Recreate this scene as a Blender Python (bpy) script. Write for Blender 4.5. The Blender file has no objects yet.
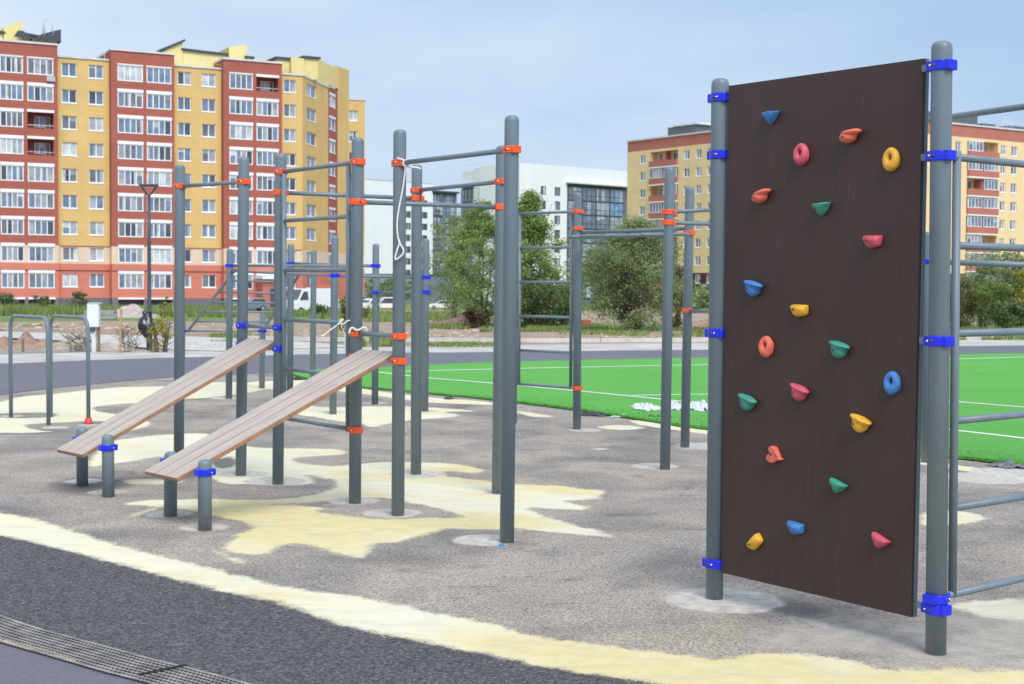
import bpy, bmesh, math, random
import numpy as np
from mathutils import Vector, Matrix, noise as mnoise
from math import pi, sin, cos, radians

rng = random.Random(7)
S = bpy.context.scene
COL = S.collection

# ------------------------------------------------------------------ camera
F = 1422.2
CAM_H = 1.663
PITCH = radians(2.275)
ROLL = radians(0.37)
cam_d = bpy.data.cameras.new('camera'); cam = bpy.data.objects.new('camera', cam_d); COL.objects.link(cam)
R3 = (Matrix.Rotation(pi/2-PITCH, 3, 'X') @ Matrix.Rotation(ROLL, 3, 'Z'))
cam.matrix_world = Matrix.Translation((0, 0, CAM_H)) @ R3.to_4x4()
cam_d.lens = 50; cam_d.sensor_width = 36; cam_d.clip_end = 4000; cam_d.clip_start = .05
cam_d.dof.use_dof = True; cam_d.dof.focus_distance = 7.5; cam_d.dof.aperture_fstop = 7
S.camera = cam
RI = R3.transposed()
C0 = Vector((0, 0, CAM_H))

def ray(px, py):
    return R3 @ Vector(((px-512)/F, -(py-342)/F, -1))
def G(px, py, z=0.0):
    d = ray(px, py); t = (z-CAM_H)/d.z
    return C0 + d*t
def AT(px, py, Y):
    d = ray(px, py); return C0 + d*(Y/d.y)
def proj(p):
    q = RI @ (Vector(p)-C0)
    return 512+F*q.x/-q.z, 342-F*q.y/-q.z
def ZH(P, py):
    a, b = -3.0, 60.0
    for _ in range(50):
        m = (a+b)/2
        if proj((P[0], P[1], m))[1] > py: a = m
        else: b = m
    return (a+b)/2
def plan(px, Y):
    d = ray(px, 286); t = Y/d.y
    return Vector((d.x*t, Y))
U = Vector((.59, -.807, 0)); V = Vector((.807, .59, 0))

# ------------------------------------------------------------------ materials
MATS = {}
def newmat(name):
    m = bpy.data.materials.new(name); m.use_nodes = True
    nt = m.node_tree; b = nt.nodes['Principled BSDF']
    return m, nt, b
def N(nt, t, **kw):
    n = nt.nodes.new(t)
    for k, v in kw.items():
        if hasattr(n, k): setattr(n, k, v)
        else: n.inputs[k.replace('_', ' ')].default_value = v
    return n
def ramp(nt, fac, stops, interp='LINEAR'):
    r = nt.nodes.new('ShaderNodeValToRGB'); r.color_ramp.interpolation = interp
    e = r.color_ramp.elements
    while len(e) < len(stops): e.new(.5)
    for i, (p, c) in enumerate(stops):
        e[i].position = p; e[i].color = (*c, 1) if len(c) == 3 else c
    nt.links.new(fac, r.inputs[0]); return r.outputs[0]
def mixc(nt, fac, a, b, mode='MIX'):
    m = nt.nodes.new('ShaderNodeMix'); m.data_type = 'RGBA'; m.blend_type = mode
    for s, v in ((m.inputs[0], fac), (m.inputs[6], a), (m.inputs[7], b)):
        if isinstance(v, bpy.types.NodeSocket): nt.links.new(v, s)
        elif isinstance(v, (int, float)): s.default_value = v
        else: s.default_value = (*v, 1)
    return m.outputs[2]
def math_(nt, op, a, b=0.0, clamp=False):
    m = nt.nodes.new('ShaderNodeMath'); m.operation = op; m.use_clamp = clamp
    for s, v in ((m.inputs[0], a), (m.inputs[1], b)):
        if isinstance(v, bpy.types.NodeSocket): nt.links.new(v, s)
        else: s.default_value = v
    return m.outputs[0]
def coord(nt, kind='Object', scale=None):
    tc = nt.nodes.new('ShaderNodeTexCoord'); o = tc.outputs[kind]
    if scale is not None:
        mp = nt.nodes.new('ShaderNodeMapping'); mp.inputs['Scale'].default_value = scale
        nt.links.new(o, mp.inputs[0]); o = mp.outputs[0]
    return o
def wpos(nt, scale=(1, 1, 1), rot=0):
    g = nt.nodes.new('ShaderNodeNewGeometry'); mp = nt.nodes.new('ShaderNodeMapping')
    mp.inputs['Scale'].default_value = scale; mp.inputs['Rotation'].default_value = (0, 0, rot)
    nt.links.new(g.outputs['Position'], mp.inputs[0]); return mp.outputs[0]
def noise(nt, vec, scale, detail=3, rough=.5, dist=0):
    n = nt.nodes.new('ShaderNodeTexNoise'); n.inputs['Scale'].default_value = scale
    n.inputs['Detail'].default_value = detail; n.inputs['Roughness'].default_value = rough
    n.inputs['Distortion'].default_value = dist
    nt.links.new(vec, n.inputs['Vector']); return n.outputs['Fac']
def bump(nt, b, h, strength=.3, dist=.01):
    n = nt.nodes.new('ShaderNodeBump'); n.inputs['Strength'].default_value = strength
    n.inputs['Distance'].default_value = dist
    nt.links.new(h, n.inputs['Height']); nt.links.new(n.outputs[0], b.inputs['Normal'])
def simple(name, col, rough=.5, metal=0, var=.12, scale=6, spec=.5, bumps=0, coat=0):
    if name in MATS: return MATS[name]
    m, nt, b = newmat(name)
    v = noise(nt, wpos(nt), scale, 4)
    c2 = tuple(max(0, c*(1-var)) for c in col); c1 = tuple(min(1, c*(1+var)) for c in col)
    nt.links.new(ramp(nt, v, [(.3, c2), (.7, c1)]), b.inputs['Base Color'])
    b.inputs['Roughness'].default_value = rough; b.inputs['Metallic'].default_value = metal
    b.inputs['Specular IOR Level'].default_value = spec
    if coat: b.inputs['Coat Weight'].default_value = coat
    if bumps: bump(nt, b, noise(nt, wpos(nt), scale*12, 3), bumps, .004)
    MATS[name] = m; return m

# powder coated steel with faint dust, scuffs near the ground
def steel(name, col, low=None):
    m, nt, b = newmat(name)
    w = wpos(nt)
    n1 = noise(nt, wpos(nt, (1, 1, .25)), 9, 5, .6)
    base = ramp(nt, n1, [(.3, tuple(c*.9 for c in col)), (.72, tuple(c*1.1 for c in col))])
    sp = noise(nt, w, 95, 2, .6)
    base = mixc(nt, ramp(nt, sp, [(.67, (0, 0, 0)), (.72, (.35, .35, .35))]), base, (.42, .42, .38))
    # dried mud splashes low on the post
    sx = nt.nodes.new('ShaderNodeSeparateXYZ'); nt.links.new(w, sx.inputs[0])
    hz = math_(nt, 'MULTIPLY', sx.outputs[2], -4.5); hz = math_(nt, 'ADD', hz, 1.0, True)
    mud = math_(nt, 'MULTIPLY', hz, ramp(nt, noise(nt, w, 30, 5, .7), [(.42, (0, 0, 0)), (.62, (1, 1, 1))]))
    mud = math_(nt, 'MULTIPLY', mud, .75)
    base = mixc(nt, mud, base, (.30, .27, .23))
    nt.links.new(base, b.inputs['Base Color'])
    b.inputs['Roughness'].default_value = .42
    b.inputs['Specular IOR Level'].default_value = .4
    bump(nt, b, noise(nt, w, 260, 2), .08, .002)
    return m
M_STEEL = steel('grey_steel', (.162, .215, .254))
M_ORANGE = simple('orange_paint', (.86, .105, .02), .38, var=.08, scale=40, coat=.1)
M_BLUE = simple('blue_paint', (.006, .02, .72), .36, var=.08, scale=40, coat=.1)
M_BOLT = simple('bolt_metal', (.10, .10, .11), .35, .8, scale=80)
M_BOLTB = simple('zinc_bolt', (.75, .75, .75), .25, .9, scale=80)

def wood_mat():
    m, nt, b = newmat('larch_board')
    o = coord(nt, 'Object', (1.2, 22, 22))
    n1 = noise(nt, o, 3, 6, .65, .6)
    n2 = noise(nt, coord(nt, 'Object', (.9, 6, 6)), 2.0, 3)
    c = ramp(nt, n1, [(.25, (.30, .25, .21)), (.5, (.46, .405, .355)), (.75, (.62, .56, .505))])
    c = mixc(nt, ramp(nt, n2, [(.35, (0, 0, 0)), (.7, (.5, .5, .5))]), c, (.40, .35, .31))
    g = nt.nodes.new('ShaderNodeNewGeometry'); sx = nt.nodes.new('ShaderNodeSeparateXYZ')
    nt.links.new(c, b.inputs['Base Color']); b.inputs['Roughness'].default_value = .7
    bump(nt, b, n1, .4, .003)
    return m
M_WOOD = wood_mat()
M_WOODEDGE = simple('oiled_board_edge', (.36, .19, .115), .6, var=.2, scale=14)

def panel_mat():
    m, nt, b = newmat('film_faced_plywood')
    o = coord(nt, 'Object', (9, 9, .7))
    n1 = noise(nt, o, 2.4, 6, .7)
    n3 = noise(nt, coord(nt, 'Object', (1, 1, 1)), 1.6, 3)
    c = ramp(nt, n1, [(.25, (.036, .018, .015)), (.75, (.062, .032, .027))])
    c = mixc(nt, ramp(nt, n3, [(.35, (0, 0, 0)), (.7, (.6, .6, .6))]), c, (.064, .038, .034))
    # chalky rub marks and fine dust
    dust = noise(nt, coord(nt, 'Object', (20, 20, 1.6)), 3, 5, .7)
    c = mixc(nt, ramp(nt, dust, [(.60, (0, 0, 0)), (.8, (.3, .3, .3))]), c, (.17, .145, .14))
    sp = noise(nt, coord(nt, 'Object'), 130, 2)
    c = mixc(nt, ramp(nt, sp, [(.74, (0, 0, 0)), (.78, (.35, .35, .35))]), c, (.22, .19, .18))
    nt.links.new(c, b.inputs['Base Color'])
    r = ramp(nt, n1, [(.2, (.42, .42, .42)), (.8, (.62, .62, .62))])
    nt.links.new(r, b.inputs['Roughness'])
    b.inputs['Specular IOR Level'].default_value = .45
    return m
M_PANEL = panel_mat()

# ------------------------------------------------------------------ mesh helpers
class MB:
    def __init__(s): s.bm = bmesh.new(); s.mi = 0
    def _f(s, fs):
        for f in fs:
            f.material_index = s.mi
    def box(s, c, size, rot=None, bev=0):
        r = bmesh.ops.create_cube(s.bm, size=1)
        M = Matrix.Translation(c) @ (rot.to_4x4() if rot else Matrix()) @ Matrix.Diagonal((*size, 1))
        bmesh.ops.transform(s.bm, matrix=M, verts=r['verts'])
        fs = set(f for v in r['verts'] for f in v.link_faces); s._f(fs)
        if bev:
            es = list(set(e for v in r['verts'] for e in v.link_edges))
            q = bmesh.ops.bevel(s.bm, geom=es, offset=bev, segments=2, affect='EDGES', profile=.5)
            s._f(q['faces'])
        return s
    def tube(s, pts, r, seg=12, caps=True, smooth=True):
        pts = [Vector(p) for p in pts]; n = len(pts)
        rs = r if isinstance(r, (list, tuple)) else [r]*n
        rings = []; prev = None
        for i, p in enumerate(pts):
            t = (pts[min(i+1, n-1)]-pts[max(i-1, 0)]).normalized()
            if prev is None:
                a = Vector((0, 0, 1)) if abs(t.z) < .9 else Vector((1, 0, 0))
                x = t.cross(a).normalized()
            else:
                x = (prev - t*prev.dot(t)).normalized()
            prev = x; y = t.cross(x)
            rings.append([s.bm.verts.new(p+(x*cos(k*2*pi/seg)+y*sin(k*2*pi/seg))*rs[i]) for k in range(seg)])
        for i in range(n-1):
            for k in range(seg):
                f = s.bm.faces.new((rings[i][k], rings[i][(k+1) % seg], rings[i+1][(k+1) % seg], rings[i+1][k]))
                f.smooth = smooth; f.material_index = s.mi
        if caps:
            for rg, rev in ((rings[0], 1), (rings[-1], 0)):
                f = s.bm.faces.new(rg[::-1] if rev else rg); f.material_index = s.mi
        return s
    def lathe(s, prof, seg=32, M=None):
        rings = []
        for (r, z) in prof:
            rings.append([s.bm.verts.new((r*cos(k*2*pi/seg), r*sin(k*2*pi/seg), z)) for k in range(seg)])
        vs = [v for rg in rings for v in rg]
        for i in range(len(rings)-1):
            for k in range(seg):
                f = s.bm.faces.new((rings[i][k], rings[i][(k+1) % seg], rings[i+1][(k+1) % seg], rings[i+1][k]))
                f.smooth = True; f.material_index = s.mi
        for rg, rev in ((rings[0], 1), (rings[-1], 0)):
            f = s.bm.faces.new(rg[::-1] if rev else rg); f.material_index = s.mi
        if M is not None: bmesh.ops.transform(s.bm, matrix=M, verts=vs)
        return s
    def prism(s, outline, z0, z1, M=None, bev=0):
        b = [s.bm.verts.new((x, y, z0)) for x, y in outline]
        t = [s.bm.verts.new((x, y, z1)) for x, y in outline]
        fs = [s.bm.faces.new(b[::-1]), s.bm.faces.new(t)]
        n = len(b)
        for i in range(n):
            fs.append(s.bm.faces.new((b[i], b[(i+1) % n], t[(i+1) % n], t[i])))
        s._f(fs)
        vs = b+t
        if M is not None: bmesh.ops.transform(s.bm, matrix=M, verts=vs)
        if bev:
            es = list(set(fs[0].edges) | set(fs[1].edges))
            q = bmesh.ops.bevel(s.bm, geom=es, offset=bev, segments=2, affect='EDGES', profile=.5)
            s._f(q['faces'])
        return s
    def quad(s, a, b, c, d):
        f = s.bm.faces.new([s.bm.verts.new(p) for p in (a, b, c, d)]); f.material_index = s.mi; return s
    def sphere(s, c, rad, seg=12, M=None):
        r = bmesh.ops.create_uvsphere(s.bm, u_segments=seg, v_segments=max(6, seg//2), radius=1)
        T = Matrix.Translation(c) @ (M if M is not None else Matrix()) @ Matrix.Diagonal((*(rad if isinstance(rad, (tuple, list)) else (rad,)*3), 1))
        bmesh.ops.transform(s.bm, matrix=T, verts=r['verts'])
        for v in r['verts']:
            for f in v.link_faces: f.smooth = True; f.material_index = s.mi
        return s
    def mesh(s, name, mats):
        me = bpy.data.meshes.new(name)
        bmesh.ops.recalc_face_normals(s.bm, faces=s.bm.faces)
        s.bm.to_mesh(me); s.bm.free()
        for m in (mats if isinstance(mats, (list, tuple)) else [mats]): me.materials.append(m)
        return me
    def build(s, name, mats, parent=None, loc=None):
        return link(name, s.mesh(name, mats), parent, loc)
def link(name, me, parent=None, loc=None, M=None):
    o = bpy.data.objects.new(name, me); COL.objects.link(o)
    if parent is not None:
        o.parent = parent
        # meshes are written in world coordinates; cancel the parent's placement
        if M is None: o.matrix_parent_inverse = WORLD[parent.name].inverted()
    if M is not None: o.matrix_local = M
    if loc is not None: o.location = loc
    WORLD[o.name] = WORLD.get(parent.name, Matrix()) if (parent is not None and M is not None) else Matrix()
    if M is not None: WORLD[o.name] = WORLD[o.name] @ M
    elif loc is not None: WORLD[o.name] = Matrix.Translation(loc)
    return o
WORLD = {}
def thing(name, label, cat, loc=(0, 0, 0), rz=0, group=None):
    o = bpy.data.objects.new(name, None); COL.objects.link(o)
    M = Matrix.Translation(loc) @ Matrix.Rotation(rz, 4, 'Z')
    o.matrix_world = M; WORLD[o.name] = M
    o.empty_display_size = .2
    tag(o, label, cat, group); return o
def tag(o, label=None, cat=None, group=None, kind=None):
    if label: o['label'] = label
    if cat: o['category'] = cat
    if group: o['group'] = group
    if kind: o['kind'] = kind
    return o
def rotz(d):
    return math.atan2(d[1], d[0])

# ------------------------------------------------------------------ world & light
SUN_EL = radians(48); SUN_AZ = Vector((.38, -.92))     # horizontal direction towards the sun
w = bpy.data.worlds.new('World'); S.world = w; w.use_nodes = True
nt = w.node_tree; bg = nt.nodes['Background']
sky = nt.nodes.new('ShaderNodeTexSky'); sky.sky_type = 'NISHITA'; sky.sun_disc = False
sky.sun_elevation = SUN_EL; sky.sun_rotation = math.atan2(SUN_AZ.x, SUN_AZ.y)
sky.air_density = 1.0; sky.dust_density = 2.2; sky.ozone_density = 1.2; sky.altitude = 100
tc = nt.nodes.new('ShaderNodeTexCoord')
mp = nt.nodes.new('ShaderNodeMapping'); mp.inputs['Scale'].default_value = (1.0, 1.0, 4.2)
mp.inputs['Location'].default_value = (.35, .2, .1)
nt.links.new(tc.outputs['Generated'], mp.inputs[0])
cn = noise(nt, mp.outputs[0], 1.5, 5, .52, .25)
cn2 = noise(nt, mp.outputs[0], 5.5, 5, .6, .3)
cf = math_(nt, 'ADD', math_(nt, 'MULTIPLY', cn, .8), math_(nt, 'MULTIPLY', cn2, .12))
cf = math_(nt, 'ADD', cf, .04)
sx = nt.nodes.new('ShaderNodeSeparateXYZ'); nt.links.new(tc.outputs['Generated'], sx.inputs[0])
# cloud veil thicker towards the left (west) part of the sky
cf = math_(nt, 'ADD', cf, math_(nt, 'MULTIPLY', sx.outputs[0], -.30))
# pale haze band low down, thin blue veil higher
veil = ramp(nt, cf, [(.34, (4.3, 6.05, 8.6)), (.50, (5.3, 6.9, 8.9)), (.72, (7.6, 8.6, 9.9))])
fac = ramp(nt, cf, [(.30, (.90, .90, .90)), (.7, (.98, .98, .98))])
col = mixc(nt, fac, sky.outputs[0], veil)
nt.links.new(col, bg.inputs[0]); bg.inputs[1].default_value = .071
sun_d = bpy.data.lights.new('sun', 'SUN'); sun = bpy.data.objects.new('sun', sun_d); COL.objects.link(sun)
sun_d.energy = 2.3; sun_d.angle = radians(34); sun_d.color = (1, .965, .91)
sd = Vector((SUN_AZ.x*cos(SUN_EL), SUN_AZ.y*cos(SUN_EL), sin(SUN_EL)))
sun.rotation_euler = sd.to_track_quat('Z', 'Y').to_euler()
vs = S.view_settings; vs.view_transform = 'Standard'; vs.look = 'None'; vs.exposure = .55; vs.gamma = 1
vs.use_curve_mapping = False

# ------------------------------------------------------------------ ground
def gp(pts, z=0.0): return [G(x, y, z) for x, y in pts]
def smooth_poly(pts, sub=4, closed=True):
    n = len(pts); out = []
    for i in range(n if closed else n-1):
        p0 = pts[(i-1) % n] if closed or i > 0 else pts[i]
        p1, p2 = pts[i], pts[(i+1) % n]
        p3 = pts[(i+2) % n] if closed or i+2 < n else pts[(i+1) % n]
        for k in range(sub):
            t = k/sub
            out.append(tuple(.5*((2*p1[j])+(-p0[j]+p2[j])*t+(2*p0[j]-5*p1[j]+4*p2[j]-p3[j])*t*t+(-p0[j]+3*p1[j]-3*p2[j]+p3[j])*t**3) for j in range(2)))
    if not closed: out.append(tuple(pts[-1]))
    return out
def signed(px, py, poly):
    """signed distance, positive inside"""
    P = np.array([(p[0], p[1]) for p in poly]); Q = np.roll(P, -1, 0)
    x0, y0 = P.min(0)-.35; x1, y1 = P.max(0)+.35
    res = np.full(px.shape, -9.0)
    m = (px > x0) & (px < x1) & (py > y0) & (py < y1)
    X = px[m]; Y = py[m]; best = np.full(X.shape, 1e9); ins = np.zeros(X.shape, bool)
    for a, b in zip(P, Q):
        d = b-a; L = max((d**2).sum(), 1e-12)
        t = np.clip(((X-a[0])*d[0]+(Y-a[1])*d[1])/L, 0, 1)
        best = np.minimum(best, (X-a[0]-t*d[0])**2+(Y-a[1]-t*d[1])**2)
        c = (a[1] > Y) != (b[1] > Y)
        with np.errstate(divide='ignore', invalid='ignore'):
            xi = (b[0]-a[0])*(Y-a[1])/(b[1]-a[1]+1e-12)+a[0]
        ins ^= c & (X < xi)
    res[m] = np.where(ins, 1, -1)*np.sqrt(best)
    return res

PAINT = [
 [(-60,500),(0,512),(40,520),(75,532),(105,541),(150,553),(200,565),(262,581),(310,590),(360,597),(420,609),(467,619),(497,625),(535,635),(577,641),(640,650),(701,657),(722,659),(750,654),(794,654),(839,657),(874,667),(904,669),(960,669),(1024,670),(1150,672),(1200,700),(1200,800),(900,760),(760,710),(664,684),(603,676),(560,670),(500,657),(440,646),(394,636),(364,631),(317,617),(277,602),(240,595),(200,586),(130,567),(60,549),(0,535),(-60,522)],
 [(88,466),(98,450),(113,441),(140,437),(172,434),(211,434),(246,446),(283,448),(330,449),(348,452),(338,455),(303,457),(293,460),(308,464),(340,466),(362,463),(404,462),(443,463),(469,466),(486,471),(470,473),(447,471),(444,475),(470,479),(495,482),(515,484),(559,485.5),(585,489),(606,491),(600,497),(606,499),(580,500),(566,502),(590,507),(581,510),(551,509),(528,507),(542,515),(565,522),(596,530),(614,537),(584,535),(549,532),(514,528),(497,530),(467,529),(440,530),(423,536),(399,542),(376,544),(366,556),(357,558),(340,554),(322,549),(298,543),(280,547),(266,554),(242,554),(223,549),(230,541),(247,530),(256,527),(242,522),(214,516),(200,512),(160,507),(122,504),(150,500),(185,499),(213,499),(257,500),(300,497),(327,491),(335,485),(330,480),(308,475),(316,483),(290,485),(250,484),(225,484),(213,479),(196,470),(175,465),(163,457),(133,461),(110,464)],
 [(-40,406),(0,402),(18,397),(53,394),(88,390),(123,387),(167,386),(215,382),(262,384),(262,390),(240,394),(205,398),(180,399),(150,402),(120,404),(95,407),(98,411),(115,414),(140,418),(151,424),(134,430),(115,432),(98,426),(60,431),(23,433),(0,433),(-40,437)],
 [(262,405),(290,401),(320,407),(400,406),(480,411),(443,412),(461,416),(404,421),(373,427),(362,424),(338,421),(320,418),(290,413)],
 [(240,383),(300,380),(330,384),(365,389),(425,397),(480,401),(500,405),(425,402),(365,394),(320,390),(262,389)],
 [(515,411),(535,413),(556,417),(530,416.5)],
 [(596,427),(620,425),(646,428),(620,430)],
 [(640,420),(720,430),(925,460),(1024,476),(1024,480),(925,465),(720,436),(640,425)],
 [(925,512),(962,511),(978,514),(985,519),(965,524),(925,526)],
 [(951,604),(987,601),(1050,596),(1050,619),(996,619),(972,614)],
 [(138,512),(160,507),(150,512),(125,517)],
 [(125,480),(150,479),(185,481),(160,484),(130,484)],
 [(214,551),(222,553),(246,563),(238,563)],
]
HOLES = [
 [(261,505),(312,502),(340,499),(362,498),(387,498),(406,502),(440,509),(463,517),(420,517.5),(399,519),(369,518),(350,516),(331,513),(317,511),(325,508),(294,505)],
 [(24,425),(50,423),(100,421),(130,424),(92,431),(45,431)],
 [(-20,415),(10,413),(52,413),(52,417),(10,418)],
 [(215,460),(230,457),(238,462),(228,468),(214,466)],
 [(295,460),(318,456),(345,457),(345,464),(310,464)],
]
# concrete footings: centre pixel, radius m
FOOT = [((725,600),.31),((484,540),.21),((204,527),.17),((169,514),.17),((107,492),.16),((84,481),.16),
        ((392,513),.22),((354,501),.2),((418,474),.26),((275,481),.27),((243,474),.22),((585,430),.2),((655,466),.22),((705,446),.33),
        ((226,398),.25),((333,412),.2),((374,403),.2),((424,411),.2),((55,427.5),.17),((12,416),.15),((88,425),.12),((986,478),.38),((1003,472),.3),((600,449),.1),((497,493),.12)]
def grid_ground():
    NY, NX = 380, 620
    ys = 1.5*(36/1.5)**(np.linspace(0, 1, NY))
    tx = np.linspace(-.62, .62, NX)
    Y, T = np.meshgrid(ys, tx, indexing='ij')
    X = T*(Y+1.2)
    paint = np.full(X.shape, -9.0)
    for p in PAINT:
        w_ = [tuple(G(a, b)[:2]) for a, b in smooth_poly(p, 3)]
        paint = np.maximum(paint, signed(X, Y, w_))
    for p in HOLES:
        w_ = [tuple(G(a, b)[:2]) for a, b in smooth_poly(p, 3)]
        paint = np.minimum(paint, -signed(X, Y, w_))
    dark = [(-400,528),(-60,522),(0,535),(60,549),(130,567),(200,586),(240,595),(277,602),(317,617),(364,631),(394,636),(440,646),(500,657),(560,670),(603,676),(664,684),(760,710),(900,760),(1100,900),(-400,900)]
    # near the camera the far corners of that area run below it: build it in world space instead
    edge = [tuple(G(a, b)[:2]) for a, b in dark[:-1]]
    edge = edge + [(3.5, 1.0), (-12, 1.0)]
    dk = signed(X, Y, edge)
    conc = np.full(X.shape, -9.0)
    for (c, r) in FOOT:
        g = G(*c); conc = np.maximum(conc, r-np.hypot(X-g.x, Y-g.y))
    def soft(polys):
        a_ = np.full(X.shape, -9.0)
        for p in polys: a_ = np.maximum(a_, signed(X, Y, [tuple(G(u_, v_)[:2]) for u_, v_ in smooth_poly(p, 3)]))
        return a_
    yel_ = soft([[(205,500),(300,502),(330,512),(480,515),(540,522),(520,528),(420,534),(340,550),(260,548),(235,535)],
                 [(500,635),(600,648),(740,655),(800,656),(880,668),(1150,672),(1200,800),(700,720),(540,665)], [(640,500),(420,474),(470,466),(560,486)]])
    sand = soft([[(742,640),(790,618),(850,612),(925,618),(1030,602),(1150,600),(1150,668),(960,667),(870,664),(800,652)], [(660,592),(735,585),(790,598),(760,612),(690,610)]])
    damp = soft([[(750,603),(775,596),(806,601),(838,610),(812,617),(775,615)], [(50,484),(90,476),(130,484),(110,495),(60,494)], [(150,470),(230,456),(240,466),(190,478)]])  # outlines of patches coloured darker than the asphalt around them
    Z = np.zeros_like(X)
    co = np.stack([X, Y, Z], -1).reshape(-1, 3)
    me = bpy.data.meshes.new('asphalt_ground')
    me.vertices.add(len(co)); me.vertices.foreach_set('co', co.ravel())
    i = np.arange(NY*NX).reshape(NY, NX)
    q = np.stack([i[:-1, :-1], i[:-1, 1:], i[1:, 1:], i[1:, :-1]], -1).reshape(-1, 4)
    me.loops.add(q.size); me.loops.foreach_set('vertex_index', q.ravel().astype(np.int32))
    me.polygons.add(len(q)); me.polygons.foreach_set('loop_start', (np.arange(len(q))*4).astype(np.int32))
    me.update(); me.validate()
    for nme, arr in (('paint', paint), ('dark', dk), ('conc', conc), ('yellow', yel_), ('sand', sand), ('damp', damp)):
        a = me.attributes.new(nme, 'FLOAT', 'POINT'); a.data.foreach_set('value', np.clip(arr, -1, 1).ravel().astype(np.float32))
    m, nt, b = newmat('worn_asphalt_with_paint')
    W = wpos(nt)
    def attr(n):
        a = nt.nodes.new('ShaderNodeAttribute'); a.attribute_name = n; return a.outputs['Fac']
    fine = noise(nt, W, 60, 5, .85)
    grit = noise(nt, W, 66, 3, .7)
    mid = noise(nt, W, 9, 4, .6)
    big = noise(nt, W, .9, 4, .55, .4)
    vor = nt.nodes.new('ShaderNodeTexVoronoi'); vor.inputs['Scale'].default_value = 62; nt.links.new(W, vor.inputs['Vector'])
    v2 = nt.nodes.new('ShaderNodeTexVoronoi'); v2.inputs['Scale'].default_value = 78; nt.links.new(W, v2.inputs['Vector'])
    cell = math_(nt, 'ADD', nt.nodes.new('ShaderNodeSeparateColor').outputs[0], 0)
    sepc = [n_ for n_ in nt.nodes if n_.bl_idname == 'ShaderNodeSeparateColor'][-1]; nt.links.new(v2.outputs['Color'], sepc.inputs[0])
    # rough primed asphalt
    c = ramp(nt, fine, [(.27, (.12, .11, .103)), (.40, (.285, .263, .242)), (.54, (.42, .388, .354)), (.70, (.60, .56, .515))])
    c = mixc(nt, ramp(nt, grit, [(.38, (.85, .85, .85)), (.47, (0, 0, 0))]), c, (.09, .083, .08))
    c = mixc(nt, 1.0, c, ramp(nt, cell, [(.0, (.55, .55, .55)), (.16, (.84, .84, .84)), (.7, (1.04, 1.02, .99)), (1.0, (1.22, 1.19, 1.15))]), 'MULTIPLY')
    tint = ramp(nt, big, [(.3, (.58, .58, .62)), (.46, (.86, .84, .83)), (.60, (1.15, 1.09, 1.03)), (.75, (.74, .75, .78))])
    c = mixc(nt, 1.0, c, tint, 'MULTIPLY')
    c = mixc(nt, ramp(nt, noise(nt, wpos(nt, (1, 1, 1)), 2.6, 5, .65), [(.56, (0, 0, 0)), (.72, (.6, .6, .6))]), c, (.33, .28, .25))
    c = mixc(nt, ramp(nt, noise(nt, wpos(nt, (1, 1.6, 1)), 1.7, 4, .6, .6), [(.60, (0, 0, 0)), (.70, (.55, .55, .55))]), c, (.11, .108, .115))
    # sandy dusting and darker-coloured patches
    sandf = math_(nt, 'ADD', math_(nt, 'MULTIPLY', attr('sand'), 4), math_(nt, 'MULTIPLY', math_(nt, 'SUBTRACT', noise(nt, W, 3.5, 6, .7), .5), 4.5))
    sandf = math_(nt, 'MULTIPLY', math_(nt, 'ADD', sandf, .3, True), .62)
    c = mixc(nt, sandf, c, ramp(nt, mid, [(.3, (.37, .33, .29)), (.7, (.56, .52, .46))]))
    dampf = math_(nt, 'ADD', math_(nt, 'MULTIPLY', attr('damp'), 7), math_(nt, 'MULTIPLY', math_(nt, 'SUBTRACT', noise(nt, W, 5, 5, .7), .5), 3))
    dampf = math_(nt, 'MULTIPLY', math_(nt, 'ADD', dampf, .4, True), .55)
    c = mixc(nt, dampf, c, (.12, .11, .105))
    # fresh dark asphalt
    cd = ramp(nt, fine, [(.30, (.022, .021, .023)), (.46, (.074, .072, .077)), (.62, (.17, .166, .170))])
    cd = mixc(nt, ramp(nt, big, [(.3, (0, 0, 0)), (.75, (.4, .4, .4))]), cd, (.11, .108, .115))
    cd = mixc(nt, 1.0, cd, ramp(nt, cell, [(.0, (.46, .46, .46)), (.4, (.82, .82, .82)), (.75, (1.12, 1.11, 1.10)), (1.0, (1.6, 1.57, 1.54))]), 'MULTIPLY')
    cd = mixc(nt, ramp(nt, vor.outputs['Distance'], [(.0, (.55, .55, .55)), (.13, (0, 0, 0))]), cd, (.20, .20, .21))
    sc = noise(nt, wpos(nt, (1, 3, 1), .5), 2.2, 6, .7, .5)
    cd = mixc(nt, ramp(nt, sc, [(.66, (0, 0, 0)), (.74, (.35, .35, .35))]), cd, (.3, .3, .31))
    dkf = math_(nt, 'ADD', math_(nt, 'MULTIPLY', attr('dark'), 30), math_(nt, 'MULTIPLY', math_(nt, 'SUBTRACT', mid, .5), 2.0))
    dkf = math_(nt, 'ADD', dkf, .5, True)
    c = mixc(nt, dkf, c, cd)
    # concrete footings, chipped edges
    cc = ramp(nt, noise(nt, W, 14, 5, .65), [(.3, (.38, .35, .315)), (.55, (.58, .545, .495)), (.75, (.72, .68, .62))])
    cc = mixc(nt, ramp(nt, fine, [(.35, (.5, .5, .5)), (.45, (0, 0, 0))]), cc, (.2, .18, .17))
    cfac = math_(nt, 'ADD', math_(nt, 'MULTIPLY', attr('conc'), 24), math_(nt, 'MULTIPLY', math_(nt, 'SUBTRACT', noise(nt, W, 6, 5, .65), .5), 2.6))
    cfac = math_(nt, 'MULTIPLY', math_(nt, 'ADD', cfac, .4, True), .92)
    # paint
    yel = noise(nt, W, 1.1, 3)
    cp = ramp(nt, yel, [(.36, (.74, .71, .56)), (.54, (.76, .70, .50)), (.72, (.74, .62, .36))])
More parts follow.
